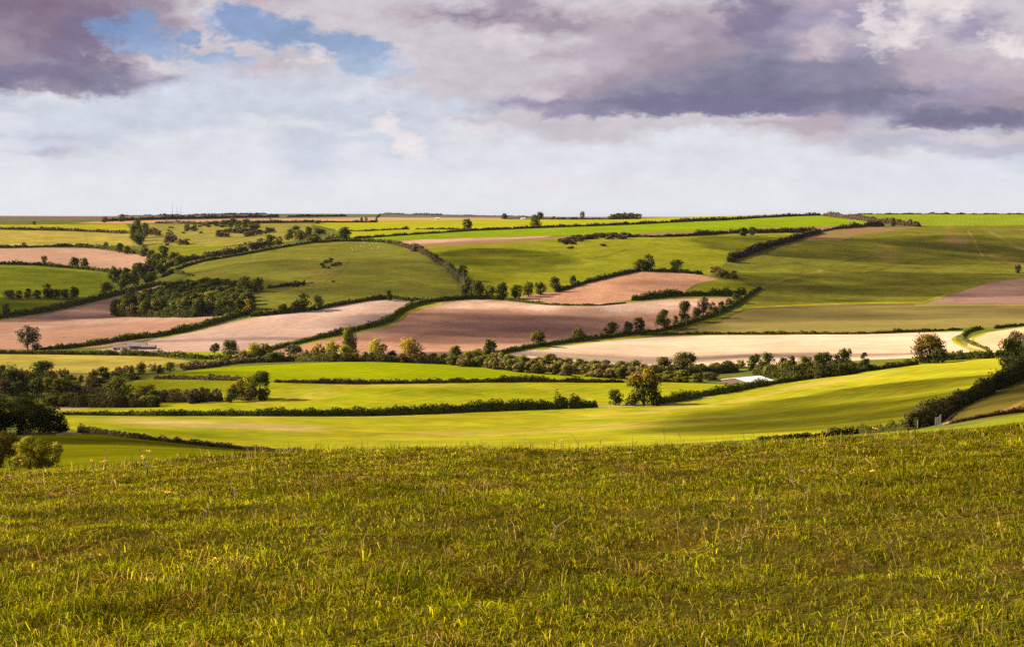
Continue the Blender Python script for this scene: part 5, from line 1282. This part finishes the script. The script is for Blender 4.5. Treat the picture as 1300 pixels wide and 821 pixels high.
# ragwort and dead stems along the brow
def ragwort(u, v, hpx, label, seed, heads=7, Y=None):
    rng = np.random.RandomState(seed)
    p = at(u, v, Y); m = p.y/F; h = hpx*m
    e = bpy.data.objects.new('ragwort_plant', None); COL.objects.link(e); e.location = p
    st = MB(); lf = MB(); tops = []
    for k in range(max(2, heads//3)):
        a = rng.uniform(0, 6.28); s = rng.uniform(0.05, 0.25)*h
        top = (math.cos(a)*s, math.sin(a)*s, h*rng.uniform(0.7, 0.96))
        mid = (top[0]*0.3, top[1]*0.3, h*0.5)
        st.tube([(0, 0, -0.02), mid, top], [max(0.006, 0.28*m), max(0.005, 0.24*m), max(0.003, 0.16*m)], 5); tops.append((mid, top))
        for j in range(5):
            z = rng.uniform(0.15, 0.8); b = rng.uniform(0, 6.28); l = h*rng.uniform(0.1, 0.2)
            q0 = Vector(top)*z*0.9; q0.z = h*z*0.9
            q1 = q0+Vector((math.cos(b)*l, math.sin(b)*l, l*0.4)); q2 = q0+Vector((math.cos(b+0.5)*l*0.6, math.sin(b+0.5)*l*0.6, l*0.1))
            n0 = len(lf.v); lf.v += [tuple(q0), tuple(q2), tuple(q1), tuple(q0+Vector((math.cos(b-0.5)*l*0.6, math.sin(b-0.5)*l*0.6, l*0.15)))]; lf.f.append((n0, n0+1, n0+2, n0+3))
    st.build('stem', M_STEM, e); lf.build('leaves', M_STEM, e)
    for k in range(heads):
        mid, top = tops[k % len(tops)]
        r = max(0.028, 1.5*m)*rng.uniform(0.8, 1.2)
        c = (top[0]+rng.normal(0, 0.07)*h, top[1]+rng.normal(0, 0.07)*h, top[2]+rng.uniform(-0.04, 0.08)*h)
        fb = MB()
        fb.tube([top, (c[0], c[1], c[2]-r*0.3)], [0.2*m, 0.2*m], 4)
        # flat-topped head: a ring of ray petals round a domed disc
        n0 = len(fb.v)
        for j in range(13):
            b = 6.283*j/13; t = rng.uniform(-0.15, 0.2)
            fb.v += [(c[0], c[1], c[2]), (c[0]+math.cos(b-0.2)*r, c[1]+math.sin(b-0.2)*r, c[2]+t*r), (c[0]+math.cos(b+0.2)*r, c[1]+math.sin(b+0.2)*r, c[2]+t*r)]
            fb.f.append((n0+3*j, n0+3*j+1, n0+3*j+2))
        fb.tube([(c[0], c[1], c[2]-r*0.15), (c[0], c[1], c[2]+r*0.2), (c[0], c[1], c[2]+r*0.4)], [r*0.75, r*0.6, r*0.1], 7)
        fb.build('flower_head', M_YEL, e)
    set_tag(e, label, 'ragwort')
ragwort(187, 604, 33, 'tallest ragwort with a cluster of orange-yellow heads at left', 1, 9)
ragwort(118, 598, 16, 'short ragwort with a flat yellow head left of the tallest one', 2, 3)
ragwort(134, 599, 17, 'ragwort with two small heads between short and tallest ones', 3, 4)
ragwort(24, 604, 20, 'leafy ragwort with scattered orange heads under the yellow bush', 4, 6)
ragwort(213, 634, 11, 'low ragwort with one orange cluster in the mid grass', 5, 3)
ragwort(226, 585, 9, 'small ragwort on the brow right of the tallest one', 6, 2)
ragwort(262, 583, 9, 'small ragwort on the brow by the dry hedge end', 16, 2)
ragwort(1107, 566, 26, 'ragwort with a bright yellow head before the dark low hedge', 7, 5)
ragwort(1040, 561, 9, 'tiny ragwort on the brow left of the bright one', 8, 2)
ragwort(1108, 605, 9, 'tiny yellow ragwort out in the right-hand grass', 9, 2)
ragwort(712, 571, 14, 'ragwort on the brow right of centre, taller of a pair', 10, 3)
ragwort(704, 572, 11, 'ragwort on the brow right of centre, shorter of a pair', 11, 2)
ragwort(762, 567, 11, 'ragwort on the brow below the big golden-topped tree', 12, 3)
ragwort(565, 574, 10, 'ragwort on the brow at the middle of the picture', 13, 2)

def stalk(u, v, hpx, lean, seed, label=None, heads=3):
    rng = np.random.RandomState(seed)
    p = at(u, v); m = p.y/F; h = hpx*m; r = max(0.004, 0.3*m)
    mb = MB()
    q1 = (lean*h*0.25, 0, h*0.55); q2 = (lean*h, rng.normal(0, 0.05), h)
    mb.tube([(0, 0, -0.02), q1, q2], [r, r*0.85, r*0.5], 5)
    for k in range(heads):
        z = rng.uniform(0.5, 0.95); s = rng.choice([-1, 1])
        a = (q1[0]+(q2[0]-q1[0])*(z-0.55)/0.45, 0, h*z)
        mb.tube([a, (a[0]+s*h*0.12, rng.normal(0, 0.04), a[2]+h*0.12)], [r*0.7, r*0.9], 4)
    o = mb.build('dead_stalk', M_DRY, None); o.location = p
    set_tag(o, 'thin dry brown weed stalk sticking up from the hilltop grass', 'dead stalk', 'dry stalks along the brow')
rng = np.random.RandomState(77)
for k, (u, v, h, l) in enumerate([(176,602,42,0.2),(135,600,30,0.02),(150,604,20,0.6),(365,588,24,0.05),(472,582,16,0.1),(595,578,20,-0.1),(600,579,17,0.7),(610,577,20,0.4),(622,576,16,-0.2),(668,575,20,-0.15),(735,574,22,-0.4),(806,572,14,0.1),(843,566,24,0.12),(864,566,18,-0.1),(945,563,20,-0.2),(1064,567,22,-0.3),(1160,574,22,-0.05),(1165,576,19,0.1),(1115,566,16,0.8),(1045,562,18,0.5),(1230,560,14,0.2),(520,577,14,-0.3),(940,700,34,0.3),(968,660,30,-0.15),(60,640,24,0.6),(300,648,26,-0.2),(262,660,22,0.1),(1012,640,40,-0.25),(1020,642,30,0.3),(700,690,40,0.7),(420,705,34,-0.5),(1250,690,36,-0.4),(880,655,24,0.2),(560,640,22,0.1),(1140,720,46,-0.7)]):
    stalk(u, v, h, l, 300+k)

# ================================================================ SUN, CLOUDS, SKY, AIR
EL, AZ = math.radians(31), math.radians(8)      # sun low on the left, a little beyond the fields
SUN = Vector((-math.cos(EL)*math.cos(AZ), math.cos(EL)*math.sin(AZ), math.sin(EL)))
sl = bpy.data.lights.new('sun', 'SUN'); sl.energy = 5.0; sl.angle = math.radians(0.53); sl.color = (1.0, 0.87, 0.66)
so = bpy.data.objects.new('sun', sl); COL.objects.link(so)
so.rotation_euler = SUN.to_track_quat('Z', 'Y').to_euler(); so.location = SUN*500

# drifting cumulus between the sun and the fields (high, outside the top left of the frame)
mC, nt, out = mat_new('cloud_vapour')
geo = nt.nodes.new('ShaderNodeNewGeometry')
no = N(nt, 'ShaderNodeTexNoise', Scale=0.012, Detail=5.0, Roughness=0.6); L(nt, geo.outputs['Position'], no.inputs['Vector'])
lw = nt.nodes.new('ShaderNodeVectorMath'); lw.operation = 'DOT_PRODUCT'; L(nt, geo.outputs['Normal'], lw.inputs[0]); L(nt, geo.outputs['Incoming'], lw.inputs[1])
fc = math_(nt, 'ABSOLUTE', lw.outputs['Value'])
edge = maprange(nt, fc, 0.0, 0.55, 0.0, 1.0)
oi = N(nt, 'ShaderNodeAttribute', attribute_type='OBJECT', attribute_name='density')
tex = maprange(nt, no.outputs['Fac'], 0.34, 0.6, 0.0, 1.0)
al = math_(nt, 'MULTIPLY', math_(nt, 'MULTIPLY', edge, tex), oi.outputs['Fac'], True)
df = N(nt, 'ShaderNodeBsdfDiffuse', Color=(0.85, 0.85, 0.88, 1)); tr = nt.nodes.new('ShaderNodeBsdfTransparent')
mx = nt.nodes.new('ShaderNodeMixShader'); L(nt, al, mx.inputs[0]); L(nt, tr.outputs[0], mx.inputs[1]); L(nt, df.outputs[0], mx.inputs[2])
L(nt, mx.outputs[0], out.inputs['Surface'])
def cloud_mesh():
    import bmesh
    bm = bmesh.new(); bmesh.ops.create_icosphere(bm, subdivisions=5, radius=1.0)
    for v in bm.verts:
        n_ = float(fbm(np.array([v.co.x*1.7+5]), np.array([v.co.y*1.7+v.co.z*1.3+9]), 61, 4)[0])
        v.co *= 0.72+0.5*n_
    me = bpy.data.meshes.new('cloud'); bm.to_mesh(me); bm.free()
    for p in me.polygons: p.use_smooth = True
    me.materials.append(mC)
    return me
CM = cloud_mesh()
# (photo position of the middle of the shaded patch, half width m, half depth m, density)
SHADE = [
 ((80,392), 75, 75, 0.8), ((0,398), 60, 60, 0.7),
 ((630,414), 80, 62, 0.75), ((740,420), 60, 30, 0.5), ((575,425), 50, 45, 0.55), ((740,414), 70, 48, 0.6),
 ((1110,318), 150, 110, 0.6), ((1190,362), 150, 90, 0.55), ((1290,318), 100, 130, 0.5), ((970,372), 90, 60, 0.35),
 ((400,348), 140, 130, 0.36), ((640,330), 45, 90, 0.75),  # the second is an unseen cloud added to darken the dome's right flank
 ((1120,398), 300, 40, 0.42), ((60,358), 120, 100, 0.35), ((230,380), 90, 70, 0.55),
 ((840,458), 140, 16, 0.8), ((40,495), 90, 70, 0.6), ((1190,503), 70, 130, 0.62), ((1100,520), 50, 60, 0.4), ((320,430), 50, 9, 0.6),
 ((5,556), 40, 40, 0.8),
]
for k, (uv, rx, ry, dn) in enumerate(SHADE):
    g = at(*uv); t = 620/SUN.z
    o = add_obj('cloud', CM, None, g+SUN*t)
    o.scale = (rx*1.15, ry*1.15, 30); o['density'] = dn
    o.rotation_euler = (0, 0, 0.0)
    set_tag(o, 'cloud drifting high over the fields', 'cloud', 'clouds shading the fields', 'stuff')

# sky: Nishita air behind a deck of cloud described by direction (azimuth, height above horizon)
PAL = {'D':(134,116,138),'d':(148,134,152),'g':(163,150,166),'p':(186,171,184),'P':(205,198,206),'W':(230,218,220),'w':(242,234,233),
       'B':(116,150,200),'b':(146,172,211),'l':(180,196,220),'L':(207,212,226),'H':(223,225,233),'h':(230,231,237),
       's':(128,127,152),'S':(146,142,165),'n':(108,110,150),'v':(164,155,180),'k':(192,192,209)}
ROWS = [
 (-70,'DDDDgppPgggpPPvvPpppp'),
 (4,  'DDddPpPPPPgPPPPSppPPP'),
 (20, 'DDDgPPPPpddgpgpSvvPPP'),
 (37, 'dDDgpPPPPPpgppgSvvPvP'),
 (53, 'dDDpPPPPPPPPppgSpPPvP'),
 (70, 'gDdPPPPPPPPppggSpvpPP'),
 (88, 'dSdPLpPLPPPPpgSsSSppP'),
 (106,'sSSvLLLLPPPpgSssSSppp'),
 (121,'sPSLLLLHLPPgSssssssvp'),
 (134,'LHLLLLLLLLvSssssssvgg'),
 (145,'LLLLLLLLLLPvSsssSSsSg'),
 (151,'HLLLLHLLLPPPPPPPpvsss'),
 (160,'HLLLLHHLLHPPPPPppkssS'),
 (168,'HLLLHHLHLHLPPHHPpPPkS'),
 (178,'LkLHHHLLLHHPPHHHPkkPP'),
 (190,'HLLHHHLHLHHHHHHHHkkkk'),
 (198,'HkHHHHLHLHHHHHHHHPHkk'),
 (206,'HHHHHHLHHHHHHHHHHHHHL'),
 (230,'hhhhhhHhhhhhHhhhHHHHH'),
 (262,'hhhhhhhhhhhhhhhhhhhhh'),
]
# openings of blue, sunlit cumulus heads and the darkest patches: (azimuth col, row, half width, half height, tilt)
GAPS = [(170,50,56,30,8),(205,66,40,18,5),(300,34,50,26,0),(372,50,72,27,10),(462,72,66,26,14),(275,80,60,13,3),(505,92,30,12,10),(235,55,22,14,0)]
PUFF = [(1113,48,20,40,-8),(1185,14,60,26,0),(1150,46,36,34,-15),(1280,72,46,18,12),(392,70,26,18,0),(490,158,24,19,0),(518,184,30,18,12)]
PALEPUFF = [(642,54,46,22,10),(692,120,26,14,0),(510,76,26,30,20),(264,34,20,32,10),(190,84,80,11,7),(760,14,110,18,0),(720,232,110,12,0),(1230,182,70,9,0),(610,168,80,12,0),(1045,56,26,34,20),(330,88,60,14,6)]
DARK = [(955,24,52,42,10),(60,108,110,22,0),(915,130,170,17,0),(1215,160,110,11,0),(110,60,60,60,0)]
w = bpy.data.worlds.new('World'); scene.world = w; w.use_nodes = True
nt = w.node_tree; nt.nodes.clear()
out = nt.nodes.new('ShaderNodeOutputWorld')
tc = nt.nodes.new('ShaderNodeTexCoord')
sp = nt.nodes.new('ShaderNodeSeparateXYZ'); L(nt, tc.outputs['Generated'], sp.inputs[0])
# azimuth and elevation
az = math_(nt, 'ARCTAN2', sp.outputs['X'], sp.outputs['Y'])
el = math_(nt, 'ARCSINE', sp.outputs['Z'])
# cloud texture space: stretched along the horizon
cmb = nt.nodes.new('ShaderNodeCombineXYZ'); L(nt, az, cmb.inputs[0]); L(nt, math_(nt, 'MULTIPLY', el, 1.9), cmb.inputs[1])
def noise(scale, detail, rough=0.6, off=0.0, dist=0.0):
    mp = N(nt, 'ShaderNodeMapping'); mp.inputs['Location'].default_value = (off, off*0.7, off*1.3); L(nt, cmb.outputs[0], mp.inputs['Vector'])
    n = N(nt, 'ShaderNodeTexNoise', Scale=scale, Detail=detail, Roughness=rough, Distortion=dist); L(nt, mp.outputs[0], n.inputs['Vector'])
    return n.outputs['Fac']
wa = math_(nt, 'SUBTRACT', noise(42, 6, 0.62, 0.0), 0.5); wb = math_(nt, 'SUBTRACT', noise(42, 6, 0.62, 3.7), 0.5)
soft = maprange(nt, el, 0.01, 0.085, 0.35, 1.0)     # flatter clouds low down
azw = math_(nt, 'ADD', az, math_(nt, 'MULTIPLY', math_(nt, 'MULTIPLY', wa, 0.060), soft))
elw = math_(nt, 'ADD', el, math_(nt, 'MULTIPLY', math_(nt, 'MULTIPLY', wb, 0.026), soft))
tanel = math_(nt, 'TANGENT', elw); tanaz = math_(nt, 'TANGENT', math_(nt, 'MINIMUM', math_(nt, 'MAXIMUM', azw, -1.2), 1.2))
U_ = math_(nt, 'ADD', math_(nt, 'MULTIPLY', tanaz, F/1300.0), 0.5, True)
ROWP = math_(nt, 'SUBTRACT', HV, math_(nt, 'MULTIPLY', tanel, F))     # rows counted down from the top of the cloud deck
prev = None; yprev = None
for (yy, codes) in ROWS:
    rp = nt.nodes.new('ShaderNodeValToRGB'); L(nt, U_, rp.inputs[0]); rp.color_ramp.interpolation = 'EASE'
    els = rp.color_ramp.elements
    cols_ = [lin(PAL[c]) for c in codes[:21]]
    while len(els) > 1: els.remove(els[-1])
    els[0].position = 0; els[0].color = (*cols_[0], 1)
    for k in range(1, len(cols_)):
        e_ = els.new(k/20.0); e_.color = (*cols_[k], 1)
    if prev is None: prev = rp.outputs[0]
    else: prev = mixc(nt, maprange(nt, ROWP, yprev, yy, 0, 1), prev, rp.outputs[0])
    yprev = yy
PX = math_(nt, 'MULTIPLY', U_, 1300.0)
def blob_field(lst):
    tot = None
    for (cx, cy, rx, ry, rot) in lst:
        c_, s_ = math.cos(math.radians(rot)), math.sin(math.radians(rot))
        dx = math_(nt, 'SUBTRACT', PX, float(cx)); dy = math_(nt, 'SUBTRACT', ROWP, float(cy))
        ex = math_(nt, 'ADD', math_(nt, 'MULTIPLY', dx, c_/rx), math_(nt, 'MULTIPLY', dy, s_/rx))
        ey = math_(nt, 'ADD', math_(nt, 'MULTIPLY', dx, -s_/ry), math_(nt, 'MULTIPLY', dy, c_/ry))
        g = math_(nt, 'SUBTRACT', 1.0, math_(nt, 'ADD', math_(nt, 'MULTIPLY', ex, ex), math_(nt, 'MULTIPLY', ey, ey)))
        tot = g if tot is None else math_(nt, 'MAXIMUM', tot, g)
    return tot
def sstep(x, a_, b_):
    n = nt.nodes.new('ShaderNodeMapRange'); n.interpolation_type = 'SMOOTHSTEP'; L(nt, x, n.inputs[0])
    n.inputs[1].default_value = a_; n.inputs[2].default_value = b_
    return n.outputs[0]
rag = math_(nt, 'SUBTRACT', noise(30, 7, 0.62, 12.3), 0.5)
rag2 = math_(nt, 'SUBTRACT', noise(80, 5, 0.6, 15.7), 0.5)
gf = math_(nt, 'ADD', blob_field(GAPS), math_(nt, 'ADD', math_(nt, 'MULTIPLY', rag, 2.0), math_(nt, 'MULTIPLY', rag2, 0.9)))
pf = math_(nt, 'ADD', blob_field(PUFF), math_(nt, 'ADD', math_(nt, 'MULTIPLY', rag, 2.6), math_(nt, 'MULTIPLY', rag2, 1.6)))
pq = math_(nt, 'ADD', blob_field(PALEPUFF), math_(nt, 'ADD', math_(nt, 'MULTIPLY', rag, 2.4), math_(nt, 'MULTIPLY', rag2, 1.8)))
df_ = math_(nt, 'ADD', blob_field(DARK), math_(nt, 'MULTIPLY', rag, 1.4))
blue = mixc(nt, maprange(nt, ROWP, 15, 60, 0, 1), lin((118,150,198)), lin((134,163,205)))
blue = mixc(nt, maprange(nt, ROWP, 60, 98, 0, 1), blue, lin((176,194,220)))
prev = mixc(nt, math_(nt, 'MULTIPLY', sstep(df_, 0.0, 0.8), 0.68), prev, lin((124,116,146)))
prev = mixc(nt, math_(nt, 'MULTIPLY', sstep(gf, -0.2, 0.7), 0.84), prev, blue)
prev = mixc(nt, math_(nt, 'MULTIPLY', sstep(pf, -0.05, 1.05), 0.72), prev, lin((243,232,232)))
prev = mixc(nt, math_(nt, 'MULTIPLY', sstep(pq, -0.2, 1.3), 0.42), prev, lin((232,220,224)))
# billows inside the cloud, fading to nothing at the horizon
bil = noise(60, 6, 0.64, 1.9); bil2 = noise(17, 4, 0.55, 6.1)
amp = maprange(nt, el, 0.005, 0.075, 0.08, 0.42)
bb = math_(nt, 'ADD', math_(nt, 'MULTIPLY', math_(nt, 'SUBTRACT', bil, 0.5), 1.0), math_(nt, 'MULTIPLY', math_(nt, 'SUBTRACT', bil2, 0.5), 0.8))
gain = math_(nt, 'ADD', 1.0, math_(nt, 'MULTIPLY', bb, amp))
sc_ = nt.nodes.new('ShaderNodeVectorMath'); sc_.operation = 'SCALE'; L(nt, prev, sc_.inputs[0])
EXPO = 1.4
L(nt, math_(nt, 'MULTIPLY', gain, 2.0**-EXPO), sc_.inputs['Scale'])
bgc = N(nt, 'ShaderNodeBackground', Strength=1.0); L(nt, sc_.outputs[0], bgc.inputs['Color'])
sky = N(nt, 'ShaderNodeTexSky', sky_type='NISHITA', sun_disc=False)
sky.sun_elevation = EL; sky.sun_rotation = math.atan2(SUN.x, SUN.y); sky.altitude = 100
bgs = N(nt, 'ShaderNodeBackground', Strength=0.10); L(nt, sky.outputs[0], bgs.inputs['Color'])
deck = noise(3.2, 3, 0.6, 9.0)
hi = maprange(nt, el, 0.16, 0.45, 1.0, 0.0)
cov = math_(nt, 'MAXIMUM', hi, maprange(nt, deck, 0.38, 0.56, 0.35, 0.92))
mxs = nt.nodes.new('ShaderNodeMixShader'); L(nt, cov, mxs.inputs[0]); L(nt, bgs.outputs[0], mxs.inputs[1]); L(nt, bgc.outputs[0], mxs.inputs[2])
L(nt, mxs.outputs[0], out.inputs['Surface'])

HAZE = 0.000012
if HAZE > 0:
    mH, nh, oh = mat_new('haze_air')
    pv = N(nh, 'ShaderNodeVolumePrincipled', Density=HAZE, Anisotropy=0.65); pv.inputs['Color'].default_value = (0.86, 0.9, 0.98, 1)
    L(nh, pv.outputs[0], oh.inputs['Volume'])
    x0, x1, y0, y1 = -9000.0, 9000.0, -60.0, 16200.0
    ztop = max(CAMZ+8.0, float(Zw[Y2 < 6000].max())+14); zbot = float(Zw.min())-1.0
    hb = MB().box(((x0+x1)/2, (y0+y1)/2, (ztop+zbot)/2), (x1-x0, y1-y0, ztop-zbot)).build('haze', mH)
    set_tag(hb, 'thin blue haze over the far ridges', 'haze', None, 'stuff')

# ================================================================ CAMERA
cam = bpy.data.cameras.new('camera'); co = bpy.data.objects.new('camera', cam); COL.objects.link(co)
co.location = (0, 0, CAMZ); co.rotation_euler = (math.radians(90), 0, 0)
cam.sensor_width = 36; cam.lens = 36*F/1300.0
cam.shift_x = 0; cam.shift_y = -(410.5-HV)/1300.0
cam.clip_start = 0.1; cam.clip_end = 60000
scene.camera = co
scene.render.engine = 'CYCLES'
scene.view_settings.view_transform = 'Standard'; scene.view_settings.look = 'None'
scene.view_settings.exposure = EXPO; scene.view_settings.gamma = 1.0
scene.view_settings.use_curve_mapping = False
scene.cycles.max_bounces = 5; scene.cycles.diffuse_bounces = 2; scene.cycles.transparent_max_bounces = 24; scene.cycles.transmission_bounces = 3
scene.cycles.volume_bounces = 0
scene.cycles.use_denoising = False; scene.cycles.denoiser = "OPENIMAGEDENOISE"; scene.cycles.denoising_input_passes = "RGB_ALBEDO_NORMAL"; scene.cycles.denoising_prefilter = "ACCURATE"
